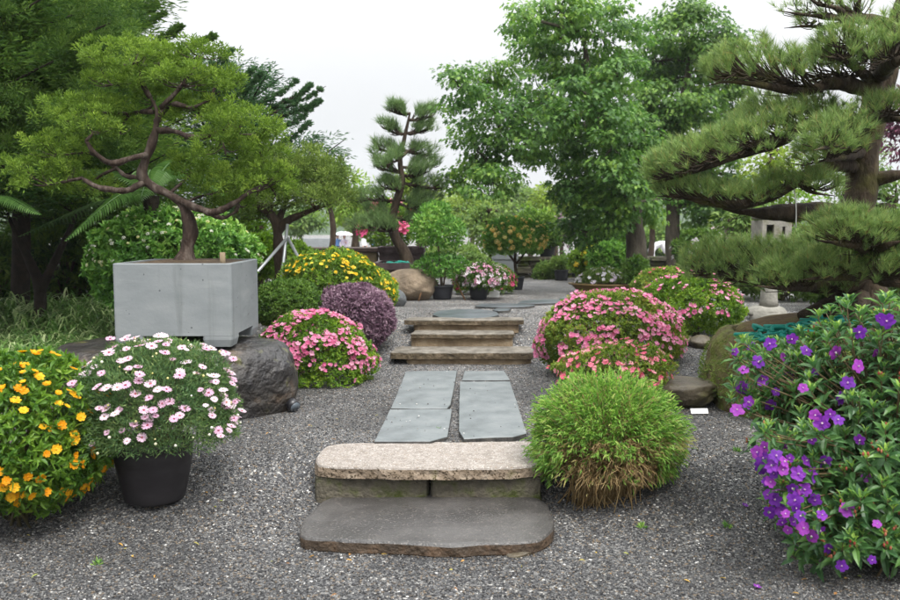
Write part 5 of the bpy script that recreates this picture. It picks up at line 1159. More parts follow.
# ---- juniper bonsai in the concrete box
def juniper_pads(mbl, mbt, pads, skel, Y, dens, cr, per, L, W, seed, twig=.006, grow=1.0):
    for bi, q in enumerate(pads):
        px, py, rx, ry = q[:4]; Yk = Y + (q[4] if len(q) > 4 else 0); s = px2m(Yk); c = P(px, py, Yk); r = np.array([rx * s, rx * s * .85, ry * s]) * grow
        if skel is not None:
            st = near(skel, c); mid = (st + c) / 2 + rng.normal(size=3) * .02; lp = tube(mbt, [st, mid, c - [0, 0, r[2] * .3]], [twig * 2.2, twig * 1.7, twig], 6, 4, rough=.3)
        n = int(dens * (r[0] * r[1] + r[0] * r[2] + r[1] * r[2]) / cr ** 2)
        d = rvec(n * 3); d = d[(d[:, 2] > -.45)][:n]
        lump = fbm(d * 3.2 + bi * 5.1, seed + bi, 2) * .55
        k = 1 + lump - .45 * rng.random(len(d)) ** 1.8
        cc = c + d * k[:, None] * r
        if skel is not None:
            for w_ in cc[::9]: a = near(lp, w_); tube(mbt, [a, (a + w_) / 2 - [0, 0, .02], w_], [twig * .9, twig * .6, twig * .3], 4, 2, cap=False)
        N = len(cc) * per; ci = np.repeat(np.arange(len(cc)), per); od = nrm(rvec(N) + d[ci] * .5 + [0, 0, .55]); o = od * (rng.random((N, 1)) ** .6) * cr
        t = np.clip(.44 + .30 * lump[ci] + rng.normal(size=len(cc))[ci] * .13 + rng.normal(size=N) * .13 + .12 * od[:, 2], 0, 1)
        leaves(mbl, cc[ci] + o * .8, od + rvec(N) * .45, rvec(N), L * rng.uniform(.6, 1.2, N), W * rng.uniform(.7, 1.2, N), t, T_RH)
Yj = 6.5; s = px2m(Yj)
jb = thing('juniper_tree', 'old bonsai juniper with cloud pruned pads growing in the concrete planter', 'tree', (P(186, 262, Yj)[0], Yj, ZT - .03))
mb, mbl = MB(), MB()
J1 = ctube(mb, pp([(186, 268), (187, 250), (190, 232), (184, 208), (172, 196), (154, 188), (143, 176), (145, 160), (151, 145), (156, 128), (157, 112), (150, 96)], Yj), np.array([12, 8.6, 7, 5.9, 5.2, 4.9, 4.9, 4.7, 4.4, 3.8, 2.8, 1.4]) * s, 14, 5, rough=.75)
J = [J1]
for pth, r in (([(145, 182), (128, 190, -.1), (112, 190, -.2), (95, 186, -.2), (82, 178, -.2)], [4.5, 3.8, 3.2, 2.6, 1.5]), ([(147, 155), (132, 158, -.15), (112, 163, -.2), (96, 154, -.25), (86, 141, -.3)], [4, 3.6, 3.3, 3, 2]), ([(142, 178), (126, 176, .1), (116, 168, .15)], [3.4, 2.8, 2]),
                ([(158, 130), (176, 132, -.1), (190, 137, -.15), (204, 137, -.2), (222, 130, -.2)], [4, 3.4, 3, 2.6, 1.4]), ([(156, 122), (164, 110, .1), (175, 104), (192, 107), (210, 100)], [4.2, 3.6, 2.8, 2.2, 1.3]), ([(152, 112), (140, 112, .1), (130, 114, .2)], [3, 2.5, 1.8]), ([(150, 98), (142, 82), (140, 66)], [3.2, 2.4, 1.4]), ([(160, 108), (178, 90), (196, 66)], [3, 2.2, 1.4]),
                ([(176, 198), (196, 208, -.1), (214, 212, -.15), (232, 204, -.15), (250, 192, -.1), (262, 186, 0)], [5, 4.4, 4, 3.4, 2.6, 1.6]), ([(205, 211, -.1), (222, 218, -.05), (236, 212)], [3, 2.4, 1.6])):
    J.append(ctube(mb, pp(pth, Yj), np.array(r) * .84 * s, 9, 5, rough=.7))
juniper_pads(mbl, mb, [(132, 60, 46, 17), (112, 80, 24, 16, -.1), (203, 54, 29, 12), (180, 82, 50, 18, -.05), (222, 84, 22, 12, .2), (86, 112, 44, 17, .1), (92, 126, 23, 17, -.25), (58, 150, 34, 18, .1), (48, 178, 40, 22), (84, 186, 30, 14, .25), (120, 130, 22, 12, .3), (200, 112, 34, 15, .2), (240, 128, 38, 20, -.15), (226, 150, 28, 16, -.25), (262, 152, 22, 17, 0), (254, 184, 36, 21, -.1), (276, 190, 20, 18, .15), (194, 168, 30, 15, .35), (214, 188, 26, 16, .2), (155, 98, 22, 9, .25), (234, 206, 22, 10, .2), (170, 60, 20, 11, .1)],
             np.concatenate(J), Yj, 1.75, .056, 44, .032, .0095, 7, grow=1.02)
mb.build('trunk', M['bark_red'], jb); mbl.build('crown', M['juniper'], jb)

# ---- staked tree right of it
Ys = 10.2; s = px2m(Ys); base = P(282, 276, Ys); base[2] = ground_base(base[0], Ys)
t = thing('juniper_tree', 'staked juniper with a spreading olive crown behind the concrete planter', 'tree', base); mb, mbl = MB(), MB()
J = [ctube(mb, [base - [0, 0, .1]] + pp([(280, 255), (278, 240), (276, 224), (268, 212), (252, 204), (240, 198)], Ys), np.array([6.5, 6, 5.5, 5, 4.4, 3, 1.5]) * s, 10, 4, rough=.4), ctube(mb, pp([(277, 234), (286, 222), (298, 216), (312, 210), (330, 204)], Ys), np.array([4.4, 4, 3.4, 2.4, 1.2]) * s, 8, 4, rough=.4), ctube(mb, pp([(277, 226), (284, 206, .2), (292, 190, .2)], Ys), np.array([4, 3, 1.4]) * s, 8, 4, rough=.4)]
juniper_pads(mbl, mb, [(262, 176, 30, 20), (292, 168, 34, 18), (320, 178, 26, 18), (276, 200, 34, 14, -.3), (312, 202, 28, 13, -.2), (244, 198, 26, 14, .2), (335, 196, 16, 14, .2), (300, 184, 34, 16, .5), (260, 215, 22, 8, .2)], np.concatenate(J), Ys, 2.2, .09, 34, .05, .016, 17, .009, 1.1)
mb.build('trunk', M['bark'], t); mbl.build('crown', M['juniper2'], t)
for k, (a, b, lab) in enumerate(((( 281.5, 279), (287.5, 224), 'upright pale metal prop beside the staked juniper trunk'), ((266, 262), (286, 239), 'metal prop leaning in from the left onto the staked juniper'), ((304, 268), (288, 238), 'dark metal prop leaning in from the right onto the staked juniper'))):
    q = P(a[0], a[1], Ys - .25 - .12 * (k > 0)); 
    d0 = P(b[0], b[1], Ys - .16 - .03 * k); dirn = q - d0; f = (ground_base(q[0], q[1]) - .04 - q[2]) / dirn[2]; q = q + dirn * max(0, f)
    mb = MB(); tube(mb, [q, d0], .018, 8, sub=1); tag(mb.build('tree_stake', M['metal'], loc=q), lab, 'stake')

# ---- background pine with layered pads
def pine_tufts(mbl, pos, dirn, nl, wd, per, seed, spread=.75, tcol=None):
    N = len(pos) * per; ci = np.repeat(np.arange(len(pos)), per)
    ax = nrm(dirn[ci] * 1.0 + rvec(N) * spread); p = pos[ci] + dirn[ci] * (rng.random((N, 1)) * nl * .5 - nl * .2)
    base = rng.normal(size=len(pos)) * .10
    t = np.clip(.38 + base[ci] + rng.normal(size=N) * .16, 0, .84); br = rng.random(N) < .035; t[br] = rng.uniform(.9, 1, br.sum())
    leaves(mbl, p, ax, rvec(N), nl * rng.uniform(.7, 1.15, N), wd, t, T_NE)
def pine_pad(mbl, mbt, path, hw, n, nl, wd, per, seed, rise=.10, twig=.006, skel=None, tk=.12, droop=.0):
    """a flat pad of shoots along a branch path; hw: half width along it"""
    path = np.asarray(path, float); u = rng.random(n) ** .85; k = u * (len(path) - 1); i = np.minimum(k.astype(int), len(path) - 2); f = (k - i)[:, None]
    c = path[i] * (1 - f) + path[i + 1] * f; tg = nrm(path[i + 1] - path[i]); sd = nrm(np.cross(tg, [0, 0, 1.])); hwu = np.interp(u, np.linspace(0, 1, len(hw)), hw)
    lt = rng.uniform(-1, 1, n); off = sd * (lt * hwu)[:, None]
    z = rise * (1 - lt ** 2) * np.interp(u, [0, .3, .85, 1], [.6, 1, .8, .2]) + tk * (rng.random(n) - .55) + .05 * fbm(np.column_stack([c[:, :2] * 4 + off[:, :2] * 4, np.full(n, seed)]), seed) - droop * lt ** 2
    pos = c + off; pos[:, 2] += z
    dr = nrm(np.array([0, 0, .85]) + sd * (lt * .55)[:, None] + tg * .42 * np.sign(1)[..., None] if False else np.array([0, 0, .85]) + sd * (lt * .55)[:, None] + tg * .42 + rvec(n) * .3)
    pine_tufts(mbl, pos, dr, nl, wd, per, seed)
    for q in range(0, n, 2):
        a = c[q] - tg[q] * min(.25, hwu[q] * .8) + [0, 0, -.02]; e = pos[q] - dr[q] * nl * .2; tube(mbt, [a, (a + e) / 2 - [0, 0, .025], e], [twig * 1.3, twig, twig * .6], 4, 2, cap=False)
Yp = 14.0; s = px2m(Yp); base = P(406, 268, Yp - .2)
t = thing('pine_tree', 'tiered background pine rising from the brown tray behind the tan boulder', 'tree', base); mb, mbl = MB(), MB()
TK = ctube(mb, pp([(408, 272), (406, 255), (396, 238), (392, 222), (397, 200), (402, 180), (400, 160), (404, 140), (408, 122), (410, 112)], Yp), np.array([6.5, 6, 5.2, 4.2, 3.6, 3.2, 2.7, 2, 1.4, .6]) * s, 10, 4, rough=.35)
for (x0, y0, x1, y1, hwp, dy) in ((408, 150, 388, 160, 7, -.4), (404, 178, 426, 176, 9, -.4), (398, 206, 420, 208, 9, -.4), (398, 226, 376, 219, 8, -.5), (410, 116, 392, 112, 9, 0), (408, 118, 424, 118, 10, .1), (405, 134, 386, 126, 9, -.1), (405, 134, 430, 130, 14, .1), (401, 152, 378, 149, 12, 0), (402, 152, 428, 150, 14, .2), (400, 168, 378, 168, 13, -.2), (402, 170, 434, 166, 15, 0), (400, 186, 380, 190, 13, 0), (400, 184, 436, 184, 16, .2), (396, 200, 366, 196, 14, -.2), (398, 200, 430, 198, 14, 0), (394, 214, 364, 208, 13, .2), (393, 222, 356, 226, 15, -.2), (396, 218, 428, 222, 15, .2), (393, 228, 372, 231, 14, -.4)):
    x1 = x0 + (x1 - x0) * 1.22 + rng.uniform(-6, 8); y1 += rng.uniform(-6, 5); a, e = P(x0, y0 + rng.uniform(-3, 3), Yp), P(x1, y1, Yp + dy + rng.uniform(-.3, .3)); ctube(mb, [a, (a + e) / 2 - [0, 0, .04], e], np.array([1.6, 1.2, .5]) * s, 6, 3)
    pine_pad(mbl, mb, [a * .75 + e * .25, (a + e) / 2, e], np.array([.7, 1, .7]) * hwp * rng.uniform(.8, 1.25) * s, 56, .15, .008, 18, int(x1), .09, .008, tk=.13)
mb.build('trunk', M['bark'], t); mbl.build('crown', M['pine2'], t)

# ---- the big pine on the right, in its mossy planter
Y0 = 6.6; s = px2m(Y0); base = np.array([P(862, 300, Y0)[0], Y0, .84])
bp_ = thing('pine_tree', 'big old pine with layered needle pads reaching over the path from the right', 'tree', base); mb, mbl = MB(), MB()
TKp = [(868, 312), (866, 290), (862, 262), (858, 235), (858, 210), (862, 185), (862, 160), (866, 138), (872, 118), (877, 98), (882, 75), (888, 50), (897, 25), (906, 0), (915, -30)]
ctube(mb, pp(TKp, Y0), np.array([30, 22, 19, 17.5, 16.8, 16.5, 16, 15, 14, 13.5, 12.5, 11.5, 10.5, 9, 7]) * s, 18, 5, rough=.35)
for a, b, d in ((830, 318, -.35), (905, 322, -.3), (850, 322, -.45), (800, 312, -.2)):        # root flare
    ctube(mb, pp([(864, 296), ((864 + a) / 2, 306, d * .5), (a, b + 4, d)], Y0), np.array([16, 10, 4]) * s, 8, 4, rough=.4)
def limb(pts, r, hw=None, n=0, rise=.10, u0=0.0, seed=1, tk=.12, nl=.085, per=30, dy=0.0, lift=.05, droop=0.0):
    pth = np.array(pp(pts, Y0 + dy)); o = ctube(mb, pth, np.array(list(r) + [.25]) * s, 9, 5, rough=.55)
    if hw is not None:
        k0 = int(u0 * (len(o) - 1)); pa = o[k0:][::3] + [0, 0, lift]; pine_pad(mbl, mb, pa, np.array(hw) * s, int(n * 1.1), nl * .88, .0034, per, seed, rise * .95, .0045, tk=tk * .85, droop=droop)
    return o
# top bare branch with sparse shoots
limb([(896, 28), (872, 20, -.1), (852, 18, -.2), (828, 17, -.3), (800, 14, -.4), (776, 10, -.5)], [7, 6, 4.5, 3.2, 2.2, 1.2], [20, 26, 20], 45, .05, .35, 1, .10, per=22)
limb([(850, 20, -.2), (836, 8, -.3), (818, 4, -.4), (802, -8, -.4)], [3.5, 2.6, 2, 1.2], [10, 14, 10], 22, .03, .5, 2, .08, per=20)
limb([(848, 22, -.2), (826, 27, -.25), (806, 26, -.3), (784, 28, -.3)], [3.2, 2.4, 1.8, 1], [10, 14, 10], 20, .03, .5, 3, .08, per=20)
limb([(860, 20, -.1), (858, 6, -.2), (866, -10, -.2)], [4, 3, 2], [12, 16, 14], 28, .03, .3, 4, .10, per=20)
limb([(856, 16, -.2), (840, 2, -.2), (846, -12, -.3)], [2.6, 1.8, 1])
# second layer: wide pad at y 60-100 with tuft at the right
limb([(878, 84), (862, 88, -.15), (846, 82, -.3), (826, 84, -.4), (804, 92, -.5), (780, 88, -.55), (756, 84, -.6), (726, 82, -.6), (706, 86, -.55)], [11, 9.5, 8, 7, 5.5, 4.5, 3.6, 2.4, 1.2], [24, 34, 40, 34, 18], 330, .16, .25, 5, .16, per=34, lift=.06)
limb([(876, 78), (888, 66, -.5), (902, 60, -.9), (918, 58, -1.1)], [9, 7, 5, 3], [22, 34, 34], 90, .14, .1, 6, .16, per=36)
limb([(874, 82), (858, 70, -.4), (842, 60, -.7), (826, 56, -.9)], [6, 4.5, 3, 1.6], [18, 24, 18], 100, .10, .35, 7, .14)
limb([(780, 88, -.5), (772, 66, -.3), (766, 52, -.2), (760, 44, -.2)], [3, 2, 1.5, .8], [10, 14, 8], 28, .02, .3, 8, .08, per=20)
# third layer: broad pad 640-860 at y 120-200
limb([(866, 128), (846, 120, -.1), (826, 124, -.3), (806, 126, -.45), (786, 138, -.55), (760, 148, -.65), (732, 158, -.75), (704, 168, -.8), (672, 178, -.8), (648, 184, -.75)], [9, 8, 7, 6, 5.5, 5, 4.2, 3.2, 2.2, 1.1], [14, 24, 38, 42, 36, 18], 520, .17, .22, 9, .16, per=34, lift=.05)
limb([(864, 138), (850, 140, -.6), (832, 146, -1.0), (814, 150, -1.3)], [7, 5, 3.5, 1.8], [20, 26, 20], 110, .10, .3, 10, .14)
limb([(866, 120), (890, 118, -.5), (912, 122, -.9)], [7, 5, 3], [26, 34, 30], 90, .10, .2, 11, .14)
# curved lower limb and the pad that hangs from it
limb([(858, 166), (838, 165, -.2), (816, 170, -.35), (796, 182, -.45), (772, 196, -.55), (746, 204, -.65), (716, 204, -.7), (684, 198, -.7), (656, 196, -.65)], [8, 6.5, 6, 5.5, 5.5, 5, 4, 2.6, 1.2], [8, 12, 22, 30, 26, 14], 260, .10, .4, 12, .10, per=34, lift=.03)
limb([(858, 216), (826, 210, -.25), (790, 213, -.4), (756, 213, -.5), (722, 209, -.55)], [7.5, 8, 9, 8, 3.5])
limb([(872, 180), (892, 176, -.1), (915, 172, -.2)], [8, 7, 6])
limb([(862, 152), (848, 156, -.5), (826, 160, -.9), (800, 166, -1.0)], [5, 4, 3, 1], [18, 24, 16], 120, .10, .2, 33, .14)
limb([(886, 60), (872, 54, -.4), (856, 50, -.7), (838, 46, -.9)], [5, 4, 3, 1], [16, 22, 16], 80, .10, .2, 34, .14, per=26)
limb([(890, 48), (902, 36, -.5), (918, 30, -.8)], [5, 4, 3], [20, 28, 26], 70, .12, .1, 35, .15)
limb([(800, 126, -.4), (776, 122, -.1), (752, 128, .1), (730, 138, .1)], [3.5, 2.6, 2, 1], [16, 22, 14], 110, .12, .2, 36, .14)
limb([(796, 182, -.45), (812, 192, -.8), (836, 196, -1.0)], [3, 2, 1], [14, 20, 16], 70, .08, .2, 37, .10)
# right pad 805-900 at y 210-250
limb([(862, 268), (866, 254, -.5), (862, 246, -.9), (842, 244, -1.1), (818, 240, -1.2)], [9, 8, 6, 4, 1.6], [26, 32, 24], 190, .14, .35, 13, .15, per=34)
limb([(866, 254, -.5), (884, 246, -.9), (906, 240, -1.0)], [7, 5, 3], [26, 36, 36], 170, .14, .2, 14, .15, per=34)
limb([(866, 264), (880, 280, -.7), (900, 284, -.9), (922, 288, -1.0)], [6, 5, 4, 3], [16, 26, 26], 150, .14, .15, 41, .15)
limb([(862, 272), (846, 276, -.5), (822, 278, -.8), (800, 280, -.9)], [6, 5, 3.5, 1.4], [16, 24, 18], 140, .12, .15, 42, .14)
limb([(866, 250), (848, 256, .5), (820, 252, .9), (790, 250, 1.1)], [6, 5, 3.5, 1.4], [20, 30, 26], 140, .14, .15, 43, .15)
# low wide pad 660-860 at y 240-300
limb([(864, 284), (846, 282, -.1), (822, 286, -.15), (796, 284, -.2), (768, 282, -.25), (738, 279, -.3), (708, 276, -.3), (676, 273, -.25)], [13, 11, 9, 7.5, 6, 4.6, 3.2, 1.4], [16, 34, 44, 44, 36, 20], 470, .20, .12, 15, .17, per=32, lift=.06, droop=.05)
limb([(840, 278, -.1), (812, 286, -.5), (784, 288, -.8), (756, 286, -.9)], [7, 5.5, 4, 2], [14, 22, 18], 110, .10, .3, 16, .12, per=32)
limb([(850, 274), (820, 268, .3), (780, 266, .5), (740, 265, .55), (706, 267, .5)], [7, 6, 4.5, 3, 1.4], [24, 34, 34, 24], 260, .14, .2, 17, .14, per=32)
mb.build('trunk', M['bark_moss'], bp_); mbl.build('crown', M['pine'], bp_)
mb = MB(); a = P(793, 180, Y0 - .45); b = P(796, 228, Y0 - .45); tube(mb, [a, (a + b) / 2 + [.01, 0, 0], b], .004, 5); tag(mb.build('cord', M['card'], loc=b), 'pale cord hanging from the lower pine limb', 'cord')
mb = MB(); 

# ---- dark conifers on the left
def conifer(name, label, base, H, R0, nb, m, seed, zlo=.16, per=10, L=.075, W=.024, spr=20, rise=.12, lean=(0, 0), flatk=.35, cat='tree', group=None, keep=None, cl=.16, pads=None, arms=None):
    """tall conifer: boughs round the stem, each carrying flat sprays that hang a little"""
    t = thing(name, label, cat, base, group); mb, mbl = MB(), MB(); base = np.asarray(base, float); rs = np.random.default_rng(seed)
    top = base + [lean[0], lean[1], H]; ctube(mb, [base - [0, 0, .1], base * .6 + top * .4 + [.1, 0, 0], top], [.035 * R0 + .03, .03 * R0 + .02, .015], 10, 6)
    P_, D_, S_ = [], [], []
    for k in range(nb):
        h = zlo + (1 - zlo) * ((k + rs.random()) / nb); a = k * 2.39996 + rs.normal() * .3; Lb = R0 * (1 - (h - zlo) / (1 - zlo)) ** .62 * rs.uniform(.72, 1.12) + .25
        st = base + (top - base) * h; hd = np.array([math.cos(a), math.sin(a), 0]); e = st + hd * Lb + [0, 0, rise * Lb + rs.normal() * .1]; mid = (st + e) / 2 - [0, 0, .10 * Lb]
        if keep is not None and not keep(e): continue
        bp = tube(mb, [st, mid, e], [.035, .022, .006], 5, 5, cap=False); sd = np.cross(hd, [0, 0, 1.])
        n_ = max(6, int(spr * Lb)); f = rs.random(n_) ** .7; ii = (f * (len(bp) - 1)).astype(int); wdt = flatk * Lb * (1 - f) ** .6 + .10
        q = bp[ii] + sd * (rs.uniform(-1, 1, n_) * wdt)[:, None] + [0, 0, .0] ; q[:, 2] += .10 * Lb * (rs.random(n_) - .45) + .10 * rs.normal(size=n_)
        P_.append(q); D_.append(np.repeat(hd[None], n_, 0) + sd * (rs.uniform(-.6, .6, n_))[:, None]); S_.append(np.full(n_, rs.normal() * .12))
    P_, D_, S_ = np.concatenate(P_), nrm(np.concatenate(D_)), np.concatenate(S_)
    m_ = per * 3; N = len(P_) * m_; ci = np.repeat(np.arange(len(P_)), m_); o = rvec(N) * (rng.random((N, 1)) ** .5) * cl * [1, 1, .7] + D_[ci] * rng.uniform(-.1, .22, (N, 1))
    ax = nrm(D_[ci] * .7 + o * 4.0 + rvec(N) * .4 + [0, 0, .15]); tt = np.clip(.42 + S_[ci] + .30 * fbm(P_ * 1.6, seed)[ci] + rng.normal(size=N) * .15, 0, 1)
    leaves(mbl, P_[ci] + o, ax, np.array([0, 0, 1.]) + rvec(N) * .5, L * rng.uniform(.6, 1.25, N), W * rng.uniform(.7, 1.2, N), tt, T_RH)
    if pads: juniper_pads(mbl, mb, pads[0], None, pads[1], 1.6, .09, 46, .045, .010, seed + 60)
    if arms:
        for pth, w0 in arms[0]:
            q3 = np.array(pp(pth, arms[1])); bp = tube(mb, q3, [.03, .02, .004], 5, 6); n_ = 110; f = rs.random(n_) ** .8; k_ = f * (len(bp) - 1); ii = k_.astype(int); cpt = bp[ii]; tg = nrm(np.gradient(bp, axis=0))[ii]
            c_ = cpt + rvec(n_) * ((w0 * (1 - f) ** .7 + .015) * rs.random(n_) ** .5)[:, None] * [1, 1, .6]; N = n_ * 14; ci = np.repeat(np.arange(n_), 14); o = rvec(N) * .03 * rng.random((N, 1))
            leaves(mbl, c_[ci] + o, tg[ci] * .9 + nrm(c_ - cpt)[ci] * .5 + rvec(N) * .5, rvec(N), .055 * rng.uniform(.6, 1.2, N), .017, np.clip(.45 + .2 * rng.normal(size=n_)[ci] * .7 + rng.normal(size=N) * .15, 0, 1), T_RH)
    mb.build('trunk', M['bark_dark'], t); mbl.build('crown', M[m], t); return t
b = P(18, 300, 9.6); b[2] = .2
conifer('conifer_tree', 'tall dark lumpy conifer filling the left edge behind the juniper', b, 6.6, 2.0, 150, 'cedar', 5, .27, 18, .075, .013, 18, cl=.20, pads=([(rng.uniform(-40, 128), rng.uniform(2, 205), rng.uniform(18, 32), rng.uniform(11, 18), rng.uniform(-.35, .8)) for _ in range(74)], 7.9))
b = P(78, 300, 12.5); b[2] = .4
conifer('conifer_tree', 'dark conifer behind the juniper with its tip against the sky', b, 6.0, 1.75, 130, 'cedar', 6, .2, 14, .075, .013, 18, arms=([([(110, 40), (145, 24), (166, 12)], 0.096), ([(120, 62), (165, 38), (182, 25)], 0.108), ([(150, 70), (190, 48), (216, 34)], 0.120), ([(110, 20), (140, 12), (158, 4)], 0.120), ([(100, 90), (140, 70), (170, 55)], 0.132)], 11.5))
b = P(-90, 300, 8.2); b[2] = .2  # added tree, largely out of view, to block light from the left
conifer('conifer_tree', 'dark conifer added at the left edge of the view to block light', b, 6.2, 2.1, 130, 'cedar', 8, .28, 13, .075, .013, 17)
b = P(222, 290, 13.5); b[2] = .5
conifer('conifer_tree', 'blue green conifer with long arms stretched towards the open sky', b, 3.5, 1.75, 46, 'cedar2', 9, .30, 9, .085, .026, 19, .42, flatk=.16, cl=.12, arms=([([(205, 100), (235, 84), (257, 66)], 0.100), ([(225, 118), (270, 98), (300, 79)], 0.100), ([(228, 100), (250, 84), (262, 72)], 0.060), ([(262, 112), (296, 96), (312, 84)], 0.050), ([(272, 120), (304, 108), (322, 100)], 0.050), ([(235, 128), (285, 108), (326, 86)], 0.110), ([(245, 140), (290, 124), (318, 102)], 0.090), ([(250, 158), (285, 142), (312, 120)], 0.100), ([(190, 80), (215, 64), (234, 48)], 0.100), ([(200, 130), (240, 130), (275, 118)], 0.150)], 12.5))
# bare forked trunk in the shade
b = P(38, 325, 9.0); b[2] = .28; t = thing('forked_tree', 'small forked tree standing in the deep shade at the left', 'tree', b); mb, mbl = MB(), MB()
sk = np.concatenate([ctube(mb, [b - [0, 0, .05]] + pp([(40, 290), (30, 262), (18, 238), (8, 215)], 9.0), [.07, .06, .045, .03, .015], 9, 4), ctube(mb, pp([(40, 292), (54, 262), (66, 238), (76, 214)], 9.0), [.055, .04, .03, .015], 8, 4)])
juniper_pads(mbl, mb, pads=[(20, 195, 40, 16), (60, 200, 34, 14), (-20, 205, 30, 14)], skel=sk, Y=9.0, dens=1.6, cr=.07, per=18, L=.06, W=.018, seed=41)
mb.build('trunk', M['bark_dark'], t); mbl.build('crown', M['cedar'], t)

# ---- tree fern
def frond(mbf, pts, w, n=46, seed=0):
    pts = np.array(pts); u = np.linspace(.06, 1, n); mb_ = MB(); o = tube(mb_, pts, .006, 5, 8); k = u * (len(o) - 1); i = np.minimum(k.astype(int), len(o) - 2); c = o[i] + (o[i + 1] - o[i]) * (k - i)[:, None]; tg = nrm(o[i + 1] - o[i]); sd = nrm(np.cross(tg, [0, 0, 1.]))
    l = w * np.sin(PI * np.clip(u * .86 + .12, 0, 1)) ** .8
    tube(mbf, pts, [.010, .007, .003][:len(pts)] if len(pts) == 3 else .006, 5, 6, mat=0, tint=.2)
    for sg in (-1, 1): leaves(mbf, c, sd * sg + tg * .35 - [0, 0, .22], np.cross(sd * sg, tg) * sg * 0 + [0, 0, 1.], l, np.full(n, w * .115), np.clip(.5 + rng.normal(size=n) * .2, 0, 1), T_LF)
fb = P(150, 330, 8.0); fb[2] = .28; hub = P(150, 196, 8.0); t = thing('tree_fern', 'tree fern with broad arching fronds in the dark gap behind the planter', 'fern', fb)
mb = MB(); ctube(mb, [fb - [0, 0, .05], (fb + hub) / 2 + [.03, 0, 0], hub], [.10, .085, .075], 10, 5, rough=.5); mb.build('trunk', M['bark_dark'], t)
for k, pts in enumerate(([(148, 190), (118, 196, -.3), (66, 240, -.6)], [(148, 192), (96, 204, .4), (20, 236, .5)], [(150, 186), (100, 170, .2), (44, 186, .3)], [(152, 186), (190, 172, .1), (232, 200, .2)], [(150, 188), (150, 170, -.5), (140, 200, -1.1)], [(152, 186), (176, 160, .5), (220, 170, .9)])):
    mf = MB(); frond(mf, pp(pts, 8.0), .20, 44, k); mf.build('frond', M['fern'], t)
fb = P(-60, 330, 7.6); fb[2] = .25; hub = P(-50, 212, 7.6); t = thing('tree_fern', 'tree fern whose bright frond pokes in at the left edge', 'fern', fb)
mb = MB(); ctube(mb, [fb - [0, 0, .05], (fb + hub) / 2, hub], [.10, .085, .075], 10, 5, rough=.5); mb.build('trunk', M['bark_dark'], t)
for k, pts in enumerate(([(-48, 208), (0, 196, -.2), (40, 214, -.3)], [(-50, 208), (-90, 196, .1), (-130, 220, .1)], [(-48, 208), (-30, 190, .5), (0, 215, .9)])):
    mf = MB(); frond(mf, pp(pts, 7.6), .19, 44, k); mf.build('frond', M['fern'], t)

# ================================================================== background planting
def bgtree(label, px, py, rx, ry, Y, m, seed, trunk_py=None, kind='background_tree', L=.13, W=.07, cr=None, per=26, dens=1.3, lo=.3, group='background trees', zlow=-1.0, tpl=T_RH, cat='tree', sub=5):
    s = px2m(Y); c = P(px, py, Y); R_ = np.array([rx * s, rx * s * .85, ry * s]); g0 = float(ground_base(c[0], Y)); base = np.array([c[0] + .05, Y, g0]); rs = np.random.default_rng(seed)
    t = thing(kind, label, cat, base, group); mb, mbl = MB(), MB(); cr = cr or max(.2, .16 * min(R_[0], R_[2]) + .12)
    sk = ctube(mb, [base - [0, 0, .1], (base + c) / 2 + [rs.normal() * .1, 0, 0], c, c + [0, 0, R_[2] * .6]], [.06 * R_[0] + .04, .05 * R_[0] + .03, .03, .012], 8, 4)
    bl = [(c + rs.uniform(-1, 1, 3) * R_ * [.55, .5, .5], R_ * rs.uniform(.42, .62)) for _ in range(sub)] + [(c, R_ * .72)]
    if c[2] - R_[2] < g0 + .6: bl.append((np.array([c[0], Y, g0 + R_[2] * .35]), R_ * [.85, .85, .4]))
    crown(mbl, mb, bl, sk, dens, per, cr, L, W, tpl, lo, .2, .6, .02, zlow, seed, .85, .18, twigs=False)
    mb.build('trunk', M['bark'], t); mbl.build('crown', M[m], t); return t
